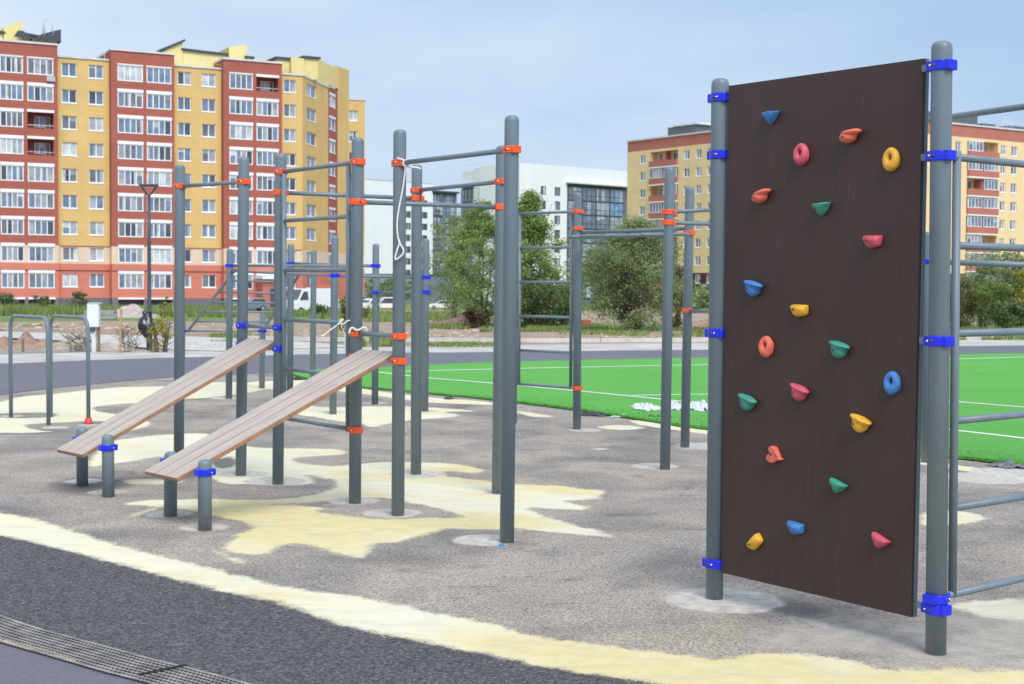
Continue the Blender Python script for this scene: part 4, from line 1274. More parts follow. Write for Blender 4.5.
    for px in (52, 22.5):
        s_ = s_of(q, px); mb = MB()
        if px == 52:
            mb.quad(q.pt(s_-1.7, 27.6), q.pt(s_+1.05, 27.5), q.pt(s_+1.05, 28.9), q.pt(s_-1.0, 28.2)); mb.quad(q.pt(s_+1.05, 27.5, 0), q.pt(s_+1.05, 27.5, -6), q.pt(s_+1.05, 28.9, -6), q.pt(s_+1.05, 28.9, 0)); mb.quad(q.pt(s_-1.7, 27.6), q.pt(s_-1.0, 28.2), q.pt(s_-1.0, 28.2, -6), q.pt(s_-1.7, 27.6, -6)); mb.quad(q.pt(s_-1, 28.2), q.pt(s_+1.05, 28.9), q.pt(s_+1.05, 28.9, -6), q.pt(s_-1, 28.2, -6))
        else:
            mb.quad(q.pt(s_-.8, 27.7), q.pt(s_+1.3, 27.6), q.pt(s_+.2, 28.4), q.pt(s_-.3, 28.4)); mb.quad(q.pt(s_-.3, 28.4), q.pt(s_+.2, 28.4), q.pt(s_+.2, 28.4, -4), q.pt(s_-.3, 28.4, -4)); mb.quad(q.pt(s_+1.3, 27.6), q.pt(s_+1.3, 27.6, -4), q.pt(s_+.2, 28.4, -4), q.pt(s_+.2, 28.4))
        mb.build('dormer', M_ROOF, t)
    s_ = s_of(q, 50.5); mb = MB()
    for o_ in (0, -.9):
        mb.tube([q.pt(s_-.5, 28.0, o_), q.pt(s_-.5, 29.9, o_), q.pt(s_+.4, 29.8, o_), q.pt(s_+.4, 28.2, o_)], .05, 6)
    mb.build('roof_hoist_frame', M_CAPW, t)
    # thin roof railings
    def railing(f_, s0, s1, z, h=.8):
        mb = MB(); n_ = max(2, int((s1-s0)/1.6))
        for k in range(n_+1):
            x = s0+(s1-s0)*k/n_; f_.box(mb, x-.02, x+.02, z, z+h, -.3, -.26)
        f_.box(mb, s0, s1, z+h, z+h+.035, -.3, -.26); f_.box(mb, s0, s1, z+h*.5, z+h*.5+.03, -.3, -.26)
        mb.build('roof_railing', M_CAPW, t)
    railing(fc, s_of(fc, 60), s_of(fc, 106), H_YEL+.2); railing(fc, s_of(fc, 178), s_of(fc, 222), H_YEL+.2)
    railing(f2, .2, L-.1, H_YEL+.2, .7); railing(f5, .2, L5-.2, 26.8, .7)
    # air conditioner under an upper window
    q = Facade(fc.pt(0, 0, .9)[:2], fc.d[:2]); s_ = s_of(q, 51.5)
    mb = MB(); q.box(mb, s_-.45, s_+.4, 22.95, 23.5, .01, .35); mb.build('air_conditioner', simple('ac_grey', (.45, .47, .48), .6), t)
    # entrance with canopy
    s0, s1 = s_of(q, 256), s_of(q, 274)
    mb = MB(); q.box(mb, s0, s1, -1, 2.2, .01, 2.4); e = mb.build('entrance_porch', B_ROS, t)
    mb = MB(); q.box(mb, s0-.2, s1+.2, 2.21, 2.5, .01, 3.0); mb.build('canopy', M_WFR, e)
    mb = MB(); q.box(mb, s0+.9, s1-.6, -.9, 1.15, 2.405, 2.47); mb.build('door', M_DFR, e)
    mb = MB(); q.box(mb, s0+1.35, s0+1.75, .0, .42, 2.48, 2.5); mb.build('notice', M_WFR, e)
    # coral utility annex at the right end
    a6 = plan(338, 168); b6 = plan(349, 172); f6 = Facade(a6, b6-a6); mb = MB(); f6.box(mb, 0, (b6-a6).length, -1.2, 1.6, -4, 0); mb.build('bin_store', B_COR, t)
building_left()

# --- white building behind, blank wall with a window strip and glazed balconies
def building_white():
    r = random.Random(5)
    FP = 2.8
    # far white block (two storeys of blank panels then windows)
    a = plan(352, 330); b = plan(458, 352); fc = Facade(a, b-a); L = (b-a).length
    t = thing('apartment_building', 'farthest white apartment block with a blank white end wall', 'apartment building', (a[0], a[1], -2))
    H = [s_of(fc, p) for p in (406, 411.5, 421.5, 427.5)]
    holes = []
    for f in range(8):
        z = .9+f*FP
        for x0, x1 in ((405.5, 411), (421, 427.5)): holes.append((s_of(fc, x0), s_of(fc, x1), z, z+1.55, .2))
    fc.wall(t, 0, s_of(fc, 433), -2.2, 26.2, [(99, B_WHT)], holes, 0, 14)
    for h in holes: make_window(t, fc, h[0]+.01, h[1]-.01, h[2]+.01, h[3]-.01, -.12, 2, frame=M_DFR, fw=.06, mw=.06, sill=False, r=r, glass=[1, 2])
    fc.wall(t, s_of(fc, 433.2), L, -2.2, 24.2, [(99, B_BLUE)], [], -.6, 14)
    mb = MB(); fc.box(mb, s_of(fc, 432), L, 24.21, 24.6, -12, .5); mb.build('roof', M_ROOF, t)
    for f in range(9):
        z = -1.1+f*FP
        for x0, x1, n in ((434, 444.5, 3), (446.5, 456.5, 2)):
            make_window(t, fc, s_of(fc, x0), s_of(fc, x1), z+.1, z+FP-.25, -.35 if n == 3 else -.5, n, frame=M_DFR, fw=.12, mw=.10, sill=False, r=r, rail=1.0, name='balcony_glazing', glass=[r.choice((0, 1, 3, 3 if n == 2 else 1)) for _ in range(4)])
    mb = MB(); fc.box(mb, 0, s_of(fc, 433), 26.2, 26.45, -14, .1); mb.build('parapet_flashing', M_CAPW, t)
    # low blue grey annex in front
    a = plan(352, 300); b = plan(452, 303); f = Facade(a, b-a)
    t2 = thing('annex', 'long low blue grey building at the foot of the far white block', 'building', (a[0], a[1], -2))
    mb = MB(); f.box(mb, 0, (b-a).length, -2.2, 3.7, -10, 0); w_ = mb.build('wall', B_BLUE, t2)
    mb = MB(); f.box(mb, -.2, (b-a).length+.2, 3.71, 3.95, -10.2, .2); mb.build('roof', M_ROOF, t2)
    for k in range(6):
        x = 8+k*6.4
        mb = MB()
        if x < (b-a).length-3:
            f.box(mb, x, x+2.2, -.6, 1.6, .01, .08); mb.build('garage_door' if k % 2 else 'window', M_DFR if k % 2 else GL[0], t2)

    # nearer white building with the corner
    c = plan(519, 275); rgt = plan(640, 297); lft = plan(459.5, 294)
    f1 = Facade(c, rgt-c); f0 = Facade(lft, c-lft); L1 = (rgt-c).length; L0 = (c-lft).length
    t = thing('apartment_building', 'white apartment block with dark framed glazed balconies, behind the trees', 'apartment building', (c[0], c[1], -2))
    HW = 25.3
    holes = []
    for f in range(9):
        z = -1.15+f*FP+.95
        if z+1.6 > HW-2.6: continue
        for x0, x1 in ((540.7, 546), (554.6, 560.3)): holes.append((s_of(f1, x0), s_of(f1, x1), z, z+1.7, .22))
    xa = s_of(f1, 567)
    f1.wall(t, 0, xa, -2.2, HW, [(99, B_WHT)], holes, 0, 12)
    for h in holes: make_window(t, f1, h[0]+.01, h[1]-.01, h[2]+.01, h[3]-.01, -.14, 1, frame=M_DFR, fw=.09, sill=False, r=r, glass=[r.choice((1, 2, 2))])
    # balcony bay
    xb = s_of(f1, 623.5)
    f1.wall(t, xa+.01, L1, -2.2, HW, [(22.0, B_GRY), (99, B_WHT)], [(xa+.2, xb, -1.1, 21.6, 1.3)], 0, 12)
    n_c = 4
    for f in range(8):
        z = 21.5-(f+1)*FP
        for k in range(n_c):
            a0 = xa+.22+(xb-xa-.24)*k/n_c; a1 = xa+.22+(xb-xa-.24)*(k+1)/n_c
            gl = r.choice(([1, 3], [3, 1], [1, 4], [1, 0], [3, 3]))
            if k == 3: gl = [5, 5] if f == 1 else [0, 5, 3] if f == 0 else gl
            make_window(t, f1, a0+.02, a1-.02, z+.02, z+FP-.02, .05, 3, frame=M_DFR, fw=.13, mw=.08, sill=False, r=r, rail=1.05, name='balcony_glazing', glass=gl)
    mb = MB(); f1.box(mb, xa-.4, L1+.2, 22.0, 22.25, .002, .9); mb.build('balcony_roof', M_CAPW, t)
    holes = []
    for f in range(8):
        z = -1.15+f*FP+.95
        for x0, x1 in ((482, 486.5), (490.5, 495)): holes.append((s_of(f0, x0), s_of(f0, x1), z, z+1.7, .22))
    xg = s_of(f0, 473.5)
    f0.wall(t, xg, L0-.02, -2.2, HW, [(99, B_WHT)], holes, 0, 2.5)
    for h in holes: make_window(t, f0, h[0]+.01, h[1]-.01, h[2]+.01, h[3]-.01, -.14, 1, frame=M_DFR, fw=.09, sill=False, r=r, glass=[r.choice((1, 2, 2))])
    f0.wall(t, 0, xg-.01, -2.2, HW-.3, [(21.6, B_BLUE), (99, B_WHT)], [], -.5, 12)
    for f in range(8):
        z = 21.4-(f+1)*FP
        for k in range(2):
            a0 = .1+(xg-.2)*k/2; make_window(t, f0, a0, a0+(xg-.2)/2-.03, z+.02, z+FP-.02, -.2, 2, frame=M_DFR, fw=.14, mw=.09, sill=False, r=r, rail=1.05, name='balcony_glazing', glass=[r.choice((1, 0, 3)), r.choice((1, 2, 3))])
    mb = MB(); f0.box(mb, -.6, xg+.3, 21.65, 21.9, -.49, .9); mb.build('balcony_roof', M_CAPW, t)
    for f_, L_ in ((f1, L1), (f0, L0)):
        mb = MB(); n_ = int(L_/1.5)
        for k in range(n_+1):
            x = L_*k/n_; f_.box(mb, x-.02, x+.02, HW, HW+.9, -.4, -.36)
        f_.box(mb, 0, L_, HW+.9, HW+.94, -.4, -.36); mb.build('roof_railing', M_CAPW, t)
building_white()

# --- yellow brick block behind the climbing panel
def building_right():
    r = random.Random(23); FP = 2.86
    c = Vector((48.7, 203.0)); a = plan(626.3, 243.5); b = plan(1024, 223.5); b = c+(b-c)*1.5
    f0 = Facade(a, c-a); f1 = Facade(c, b-c); L0 = (c-a).length; L1 = (b-c).length
    t = thing('apartment_building', 'yellow brick apartment block with red balcony fronts, behind the brown climbing panel', 'apartment building', (c.x, c.y, -2))
    H = 26.2; ZB = -2.6; Z0 = -.75
    bands = [(3.9, B_BRN), (H-1.75, B_OCH), (99, B_ROS)]
    def run(f_, L_, wincols, balc):
        holes = []; bal = []
        for (x0, x1) in wincols:
            s0, s1 = (s_of(f_, x0), s_of(f_, x1)) if x0 > 3 else (x0*L_, x1*L_)
            for k in range(9):
                z = Z0+k*FP+.1; holes.append((s0, s1, z, z+1.5, .22))
        bh = []
        for (x0, x1) in balc:
            s0, s1 = s_of(f_, x0), s_of(f_, x1)
            for k in range(8):
                z = Z0+(k+1)*FP-.65; bh.append((s0, s1, z, z+2.55, 1.4)); bal.append((s0, s1, z, k))
        f_.wall(t, 0, L_, ZB, H, bands, holes+bh, 0, 13)
        for h in holes: make_window(t, f_, h[0]+.01, h[1]-.01, h[2]+.01, h[3]-.01, -.12, 2, r=r, fw=.12, mw=.14, glass=[r.choice((1, 0, 2)), r.choice((1, 3, 0))])
        for (s0, s1, z, k) in bal:
            m_ = (s0+s1)/2
            mb = MB(); f_.box(mb, s0+.01, s1-.01, z-.0, z+1.0, -.1, .35); bp = mb.build('balcony', B_ROS, t)
            mb = MB(); f_.box(mb, s0-.02, s1+.02, z-.2, z-.004, -.09, .42); mb.build('slab', M_WFR, bp)
            mb = MB(); f_.box(mb, m_-.15, m_+.15, z+1.01, z+2.5, -1.3, .0); mb.build('partition', B_ROS, bp)
            for j, (q0, q1) in enumerate(((s0+.03, m_-.17), (m_+.17, s1-.03))):
                if (k in (7, 5) and j == (0 if k == 5 else 1)) or (k == 7 and f_ is f0) or (k == 2 and j):
                    make_window(t, f_, q0+.7, q1-.7, z+.9, z+2.3, -1.28, 2, r=r, sill=False)
                else:
                    make_window(t, f_, q0, q1, z+1.02, z+2.52, .22, 4, r=r, sill=False, fw=.1, mw=.1, name='balcony_glazing', glass=[r.choice((1, 0, 3)) for _ in range(4)])
    run(f0, L0, [(639.5, 645), (683.3, 689), (695.5, 701), (707, 713)], [(650, 677.5)])
    run(f1, L1, [(935, 940.5), (954.5, 960), (1000, 1005), (1010.5, 1016.5), (1026, 1031)], [(966.5, 997)])
    for f_, L_ in ((f0, L0), (f1, L1)):
        mb = MB(); f_.box(mb, -.1, L_+.1, H+.002, H+.25, -13, .2); mb.build('parapet_flashing', M_CAPW, t)
    q = Facade(f0.pt(0, 0, -5)[:2], f0.d[:2])
    mb = MB(); q.box(mb, s_of(q, 667), s_of(q, 695), H+.25, H+2.4, -5, 0); p_ = mb.build('lift_housing', simple('zinc_dark', (.10, .11, .12), .6), t)
    mb = MB(); q.box(mb, s_of(q, 673), s_of(q, 697), H+2.41, H+2.7, -5.4, .3); mb.build('roof', M_CAPW, p_)
    q = Facade(f1.pt(0, 0, -4)[:2], f1.d[:2])
    for x0, x1, hh in ((905, 976, 2.3), (981, 994, 1.3), (1008, 1060, 1.4)):
        mb = MB(); q.box(mb, s_of(q, x0), s_of(q, x1), H+.25, H+hh, -4, 0); mb.build('roof_structure', simple('zinc_dark', (.10, .11, .12), .6), t)
    mb = MB()
    for k in range(5):
        s_ = s_of(q, 1001+k*2.4); mb.tube([q.pt(s_, H+.2), q.pt(s_, H+2.2+.6*(k % 2))], .04, 5)
    q.box(mb, s_of(q, 1000), s_of(q, 1012), H+1.55, H+1.6, -.05, 0); mb.build('antenna', M_CAPW, t)
building_right()

# ================================================================== vegetation
def leaf_mat(name, c1, c2, c3):
    m, nt, b = newmat(name)
    at = nt.nodes.new('ShaderNodeAttribute'); at.attribute_name = 'tone'
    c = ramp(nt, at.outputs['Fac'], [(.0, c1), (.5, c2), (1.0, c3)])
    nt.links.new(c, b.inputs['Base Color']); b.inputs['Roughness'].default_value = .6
    b.inputs['Specular IOR Level'].default_value = .3
    # thin leaves let light through
    tr = nt.nodes.new('ShaderNodeBsdfTranslucent'); nt.links.new(c, tr.inputs[0])
    mx = nt.nodes.new('ShaderNodeMixShader'); mx.inputs[0].default_value = .35
    out = nt.nodes['Material Output']; nt.links.new(b.outputs[0], mx.inputs[1]); nt.links.new(tr.outputs[0], mx.inputs[2]); nt.links.new(mx.outputs[0], out.inputs[0])
    return m
L_POP = leaf_mat('poplar_leaves', (.13, .21, .05), (.27, .38, .11), (.44, .53, .22))
L_AIRY = leaf_mat('birch_leaves', (.16, .22, .09), (.28, .34, .15), (.42, .46, .25))
L_WIL = leaf_mat('willow_leaves', (.13, .19, .075), (.245, .315, .135), (.40, .46, .24))
L_DARK = leaf_mat('shrub_leaves', (.07, .11, .042), (.135, .195, .07), (.24, .31, .12))
L_YEL = leaf_mat('yellowing_leaves', (.17, .18, .03), (.40, .36, .05), (.58, .50, .12))
L_OLIVE = leaf_mat('olive_leaves', (.09, .095, .03), (.19, .17, .06), (.30, .26, .10))
L_FRESH = leaf_mat('fresh_leaves', (.08, .15, .03), (.16, .25, .055), (.28, .36, .10))
M_BARK = simple('bark', (.13, .105, .08), .9, var=.35, scale=12, bumps=.5)
def leaves_mesh(name, pts, size, mat, r, tones=None, droop=.0):
    n = len(pts); vs_ = np.zeros((n*4, 3)); P = np.array([p[:3] for p in pts])
    rs = np.random.RandomState(r.randint(0, 99999))
    a = rs.normal(size=(n, 3)); a[:, 2] -= droop; a /= np.linalg.norm(a, axis=1)[:, None]
    b = rs.normal(size=(n, 3)); b -= a*(a*b).sum(1)[:, None]; b /= np.linalg.norm(b, axis=1)[:, None]
    s_ = size*rs.uniform(.6, 1.35, n)[:, None]
    vs_[0::4] = P-a*s_; vs_[1::4] = P+b*s_*.5; vs_[2::4] = P+a*s_; vs_[3::4] = P-b*s_*.5
    me = bpy.data.meshes.new(name); me.vertices.add(n*4); me.vertices.foreach_set('co', vs_.ravel())
    me.loops.add(n*4); me.loops.foreach_set('vertex_index', np.arange(n*4, dtype=np.int32))
    me.polygons.add(n); me.polygons.foreach_set('loop_start', (np.arange(n)*4).astype(np.int32)); me.update()
    tn = np.array(tones) if tones is not None else rs.uniform(0, 1, n)
    tn = np.clip(tn+rs.normal(0, .13, n), 0, 1)
    at = me.attributes.new('tone', 'FLOAT', 'POINT'); at.data.foreach_set('value', np.repeat(tn, 4).astype(np.float32))
    me.materials.append(mat); return me
def tree(name, label, cat, base, h, w_, mat, n=9000, size=.07, seed=1, stems=1, low=.12, shape='oval', group=None, clump=.16, nclump=90, skew=0.0, droop=.2, trunk_r=.09):
    r = random.Random(seed); B = Vector(base); t = thing(name, label, cat, B, 0, group)
    tr = MB(); tips = []
    def prof(f):     # crown half width at relative height f
        if shape == 'oval': return (sin(pi*min(1, max(0, f))**.8))**.65
        if shape == 'cone': return max(.03, (1-f))**.75*min(1, f*7+.35)
        if shape == 'bush': return max(0, 1-f**2.2)**.5*min(1, f*5+.55)
        return 1
    for s_ in range(stems):
        a0 = r.uniform(0, 2*pi); lean = (.0 if stems == 1 else .35)*w_/2
        pts = []; k_ = 8
        for i in range(k_):
            f = i/(k_-1); q = B+Vector((cos(a0)*(lean*f+.12*(stems > 1)*1.0), sin(a0)*(lean*f+.12*(stems > 1)), h*.93*f-.1*(i == 0)))
            q += Vector((r.uniform(-1, 1), r.uniform(-1, 1), 0))*.03*h*f*.5+Vector((skew*f*w_, 0, 0)); pts.append(q)
        R0 = trunk_r*(1 if stems == 1 else .55)
        tr.tube(pts, [R0*(1-.86*i/(k_-1)) for i in range(k_)], 7)
        for j in range(int(26/stems)+8):
            f = r.uniform(low*.9, .93); i = min(k_-2, int(f*(k_-1))); p = pts[i].lerp(pts[i+1], f*(k_-1)-i)
            a_ = r.uniform(0, 2*pi); fr = (f-low)/(1-low); L = w_/2*prof(max(0.02, fr))*r.uniform(.55, 1.0)
            e = p+Vector((cos(a_)*L, sin(a_)*L, L*r.uniform(.25, .8)))
            m_ = p.lerp(e, .5)+Vector((0, 0, -.05*L))
            tr.tube([p, m_, e], [.022*h/5+.006, .013*h/5+.003, .003], 5, caps=False); tips += [e, m_.lerp(e, .5)]
    tr.build('trunk', M_BARK, t)
    # leaf clumps: some at branch tips, some through the crown volume
    cl = []
    for k in range(nclump):
        if k < len(tips) and r.random() < .6: c = tips[r.randrange(len(tips))]
        else:
            f = r.random()**.85; a_ = r.uniform(0, 2*pi); rad = w_/2*prof(f)*math.sqrt(r.random())
            c = B+Vector((cos(a_)*rad+skew*w_*f, sin(a_)*rad, h*(low+(1-low)*f)))
        f = (c.z-B.z)/h
        cl.append((c, r.uniform(.5, 1.25)*clump*w_*(.55+.45*prof(max(0, min(1, (f-low)/(1-low))))), r.gauss(.45, .2)))
    pts = []; tones = []
    for k in range(n):
        c, rd, tn = cl[r.randrange(len(cl))]
        v = Vector((r.gauss(0, 1), r.gauss(0, 1), r.gauss(0, .75)))*rd*.55
        p = c+v
        if p.z < B.z+.02: continue
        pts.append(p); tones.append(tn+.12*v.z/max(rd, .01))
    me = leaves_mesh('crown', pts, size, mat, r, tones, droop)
    link('crown', me, t); return t
def gz(px, py, Y):
    """terrain point on the column px at distance Y"""
    d = ray(px, py); x = d.x/d.y*Y; return Vector((x, Y, terr_z(x, Y)))
tree('poplar_tree', 'tall loose green tree standing right of the thickest central post', 'tree', gz(530, 300, 66), 6.2, 4.6, L_POP, 28000, .060, 3, 3, .02, 'cone', None, .12, 250)
tree('poplar_tree', 'bright green upright tree just left of the thickest central post', 'tree', gz(482, 300, 68), 5.9, 3.6, L_POP, 20000, .058, 4, 3, .02, 'oval', None, .12, 210, droop=.3)
tree('birch_tree', 'thin airy pale green tree, leftmost of the trees, white block showing through', 'tree', gz(452, 300, 74), 5.6, 3.8, L_AIRY, 8500, .055, 6, 2, .10, 'oval', None, .13, 110, trunk_r=.06)
tree('willow_shrub', 'broad many stemmed green shrub standing left of the brown climbing panel', 'tree', gz(636, 300, 56), 4.3, 4.1, L_WIL, 32000, .05, 8, 9, .0, 'oval', None, .125, 230, trunk_r=.09)
tree('willow_shrub', 'thin olive green bush at the right flank of the broad shrub', 'tree', gz(676, 300, 62), 3.0, 1.5, L_OLIVE, 2600, .06, 9, 4, .05, 'oval', None, .16, 40)
tree('round_bush', 'low dark green bush below the tall loose tree', 'bush', gz(543, 300, 64), 2.0, 3.2, L_DARK, 8500, .06, 10, 5, .02, 'bush', None, .16, 60)
tree('round_bush', 'low dark bush between the tall tree and the wall bars post', 'bush', gz(567, 300, 68), 1.9, 1.7, L_DARK, 4500, .06, 12, 5, .02, 'bush', None, .16, 50)
tree('dry_bush', 'dried brown uprooted bush lying left of the central posts', 'bush', gz(474, 300, 62), .75, 1.1, leaf_mat('dead_leaves', (.04, .025, .018), (.09, .05, .035), (.17, .10, .07)), 1500, .05, 14, 6, .02, 'bush', None, .2, 25)
# hedge of bushes at far right
for k, (px, Y, h, w_, mt, lb) in enumerate(((960, 70, 2.4, 2.6, L_OLIVE, 'olive bush directly right of the thin side pipe'), (982, 72, 2.6, 2.8, L_WIL, 'grey green bush, second in the row right of the front post'), (1003, 66, 2.0, 2.6, L_FRESH, 'bright green low bush in the row at far right'),
        (1022, 68, 3.3, 2.4, L_DARK, 'dark green taller bush cut by the right picture edge'), (944, 74, 2.5, 2.4, L_WIL, 'bush seen between the right front post and its side pipe'), (1042, 64, 2.6, 3, L_YEL, 'yellowing bush at the far right edge'), (915, 76, 2.3, 3, L_WIL, 'green bush half hidden behind the right edge of the climbing panel'),
        (1012, 63, 1.2, 2.2, L_DARK, 'lowest dark bush in front of the row at far right'))):
    tree('hedge_bush', lb, 'bush', gz(px, 300, Y), h, w_, mt, 5200, .06, 30+k, 5, .02, 'bush', 'bushes in a row at the right', .14, 60)
# yellow bush by the lamp
tree('yellow_bush', 'yellow wispy bush growing at the foot of the street lamp', 'bush', gz(160, 300, 34.3), .85, .62, L_YEL, 1100, .026, 41, 6, .02, 'bush', None, .16, 40)
tree('yellow_weed', 'tall dry yellow weed standing right of the street lamp', 'plant', gz(167, 300, 35.5), 1.35, .35, L_YEL, 260, .028, 42, 2, .1, 'oval', None, .2, 20, trunk_r=.02)
tree('yellow_bush', 'yellowish green bush seen between the two rear posts right of the far bench', 'bush', gz(350, 300, 52), 1.55, 1.0, leaf_mat('yellow_green_leaves', (.13, .14, .04), (.27, .26, .07), (.42, .38, .13)), 2600, .045, 43, 5, .02, 'oval', None, .16, 40)
for k, (px, Y, h, lb) in enumerate(((8, 118, 1.5, 'leftmost dark weed shrub against the block foundation'), (43, 116, 1.3, 'weed shrub below the second ground floor balcony'), (79, 117, 1.6, 'weed shrub in front of the grey foundation left of the white box'), (318, 100, .9, 'small weed bush in front of the white van'))):
    tree('weed_shrub', lb, 'bush', gz(px, 300, Y), h, h*1.2, L_DARK, 700, .10, 50+k, 3, .02, 'bush', 'weed shrubs near the long block', .2, 25)
# distant tree line filling gaps between buildings
for k, (px, Y, h, w_, lb) in enumerate(((608, 225, 7.5, 16, 'distant round tree between the white and the yellow brick blocks'), (390, 280, 3.6, 12, 'distant low bushes behind the parked cars'), (700, 170, 1.5, 13, 'distant low bush row at the foot of the yellow brick block'), (1010, 175, 7.5, 14, 'distant tree at the right end of the yellow brick block'), (735, 180, 1.8, 12, 'distant bush hidden partly by the climbing panel'))):
    tree('distant_tree', lb, 'tree', gz(px, 300, Y), h, w_, L_WIL, 4200, .24, 60+k, 4, .02, 'bush', 'distant trees', .13, 70)

# tall grass and weeds in front of the long block (one countless mass)
def grass_mass():
    r = random.Random(77); vs_, fs_, tn = [], [], []
    zones = [(-40, 245, 92, 135, .62, 30000), (265, 350, 88, 120, .45, 5000), (355, 500, 76, 130, .35, 7000), (480, 600, 54, 72, .14, 5000), (560, 735, 50, 66, .13, 7000),
             (940, 1080, 46, 62, .25, 7000), (210, 262, 40, 47, .09, 700), (355, 400, 38.5, 43, .2, 1500), (425, 500, 38, 41, .10, 1500), (425, 470, 60, 68, .18, 1500), (-40, 250, 34.5, 40, .06, 700)]
    for (x0, x1, Y0, Y1, h, n) in zones:
        for _ in range(n):
            px = r.uniform(x0, x1); Y = r.uniform(Y0, Y1)
            if mnoise.noise(Vector((px*.05, Y*.15, 3.3))) < -.22: continue
            p = gz(px, 300, Y)
            hh = h*r.uniform(.35, 1.15)*(1+.5*mnoise.noise(Vector((p.x*.4, p.y*.4, 1)))); wv = .02+.00045*Y; a_ = r.uniform(0, 2*pi)
            i = len(vs_); t_ = Vector((cos(a_), sin(a_), 0))*wv; l_ = Vector((r.uniform(-.3, .3), r.uniform(-.3, .3), 1))*hh
            vs_ += [p-t_, p+t_, p+l_]; fs_.append((i, i+1, i+2)); q = min(1, max(0, r.gauss(.5, .22)+.3*mnoise.noise(Vector((p.x*.3, p.y*.3, 8))))); tn += [q]*3
    me = bpy.data.meshes.new('grass'); me.from_pydata([tuple(v) for v in vs_], [], fs_)
    at = me.attributes.new('tone', 'FLOAT', 'POINT'); at.data.foreach_set('value', tn)
    me.materials.append(leaf_mat('wild_grass_blades', (.11, .17, .045), (.23, .31, .09), (.44, .44, .21)))
    tag(link('wild_grass', me), 'wild grass and weeds on the waste ground before the buildings', 'grass', kind='stuff')
grass_mass()

# ================================================================== street lamp, box, stakes
def lamp():
    P = gz(149.5, 350, 35.2); P.z = 0
    t = thing('street_lamp', 'tall dark grey street lamp with a trapezoid head, left of centre before the red block', 'street lamp', P)
    M_D = simple('lamp_paint', (.045, .06, .08), .45, var=.1, scale=20)
    zt = ZH(P, 196)
    MB().lathe([(.075, -.05), (.075, .9), (.05, .95), (.045, 2.5), (.038, zt)], 14, Matrix.Translation((P.x, P.y, 0))).build('pole', M_D, t)
    za = ZH(P, 186.5); zb = ZH(P, 195)
    mb = MB(); w1 = 8.2*P.y/F
    for s_ in (-1, 1):
        mb.tube([P+Vector((0, 0, zb-.02)), P+Vector((s_*w1*.45, 0, (zb+za)/2-.03)), P+Vector((s_*w1*.92, 0, za))], .022, 8)
    mb.build('bracket', M_D, t)
    MB().box(P+Vector((0, 0, za+.02)), (w1*2.15, .24, .07), bev=.015).build('lamp_head', M_D, t)
    MB().box(P+Vector((0, 0, za-.012)), (w1*1.8, .17, .008)).build('lens', simple('lamp_lens', (.7, .72, .7), .3), t)
    # black rubbish bag hung on the pole
    r = random.Random(5); q = P+Vector((-.02, -.17, ZH(P, 325)))
    mb = MB(); mb.sphere((0, 0, 0), 1, 28)
    for v in mb.bm.verts:
        n_ = mnoise.noise(v.co*1.6)*.28+mnoise.noise(v.co*4)*.14
        z_ = v.co.z; k = 1-.35*max(0, z_)-.15*max(0, -z_)
        v.co = Vector((v.co.x*.215*k, v.co.y*.15*k, v.co.z*.28))*(1+n_)
        if z_ > .82: v.co.x += .05*sin(v.co.y*90); v.co.z += .05
    bmesh.ops.translate(mb.bm, verts=mb.bm.verts, vec=q)
    b = mb.build('rubbish_bag', simple('black_polythene', (.018, .018, .022), .28, var=.4, scale=20, spec=.8), None)
    tag(b, 'black plastic bag wrapped round the street lamp pole', 'bag')
    mb = MB().tube([q+Vector((.02, -.02, .22)), q+Vector((-.04, -.04, .30)), q+Vector((-.10, -.04, .32))], [.05, .035, .022], 7)
    o = mb.build('bag_knot', simple('black_polythene', (.018, .018, .022), .28), b)
    mb = MB().sphere((q.x+.05, q.y-.10, q.z-.02), (.06, .04, .16), 10); mb.build('bag_tear', simple('grey_lining', (.20, .21, .23), .4), b)
lamp()
def box_():
    P = gz(94, 350, 34.2); P.z = 0
    t = thing('utility_box', 'small white electrical box on a post behind the low bent bars', 'utility box', P)
    z0, z1 = ZH(P, 327), ZH(P, 303.5); wv = 11.6*P.y/F
    MB().box(P+Vector((0, 0, (z0+z1)/2)), (wv, .18, z1-z0), bev=.012).build('cabinet', simple('box_white', (.74, .76, .79), .45, var=.05, scale=8), t)
    MB().box(P+Vector((.04, 0, z1+.012)), (wv+.03, .21, .02)).build('lid', M_CAPW, t)
    MB().box(P+Vector((.0, .02, z0/2-.05)), (.10, .08, z0+.1)).build('post', M_CAPW, t)
    MB().box(P+Vector((.10, .05, z0/2-.05)), (.055, .06, z0+.12)).build('wooden_brace', simple('old_wood', (.24, .16, .11), .85, var=.3, scale=20), t)
    MB().box(P+Vector((-.02, -.03, z0-.06)), (.11, .08, .11), bev=.01).build('cable_gland', M_DFR, t)
box_()
MW = simple('old_wood', (.24, .16, .11), .85, var=.3, scale=20); MW2 = simple('fresh_stake', (.42, .27, .14), .8, var=.25, scale=20)
for px, yt, Y, wv, m_, lb in ((120.7, 309, 33.6, .045, MW2, 'tall thin wooden stake between the white box and the street lamp'), (22.8, 338, 33.9, .05, MW, 'short wooden stake among the rubble at far left'), (70.5, 336, 33.8, .035, MW, 'short thin stake between the two low bent bars')):
    P = gz(px, 350, Y); P.z = 0; z = ZH(P, yt)
    mb = MB().box(P+Vector((0, 0, z/2-.05)), (wv, wv, z+.1), Matrix.Rotation(.03, 3, 'Y'), .004); tag(mb.build('wooden_stake', m_), lb, 'stake', 'wooden stakes along the path')

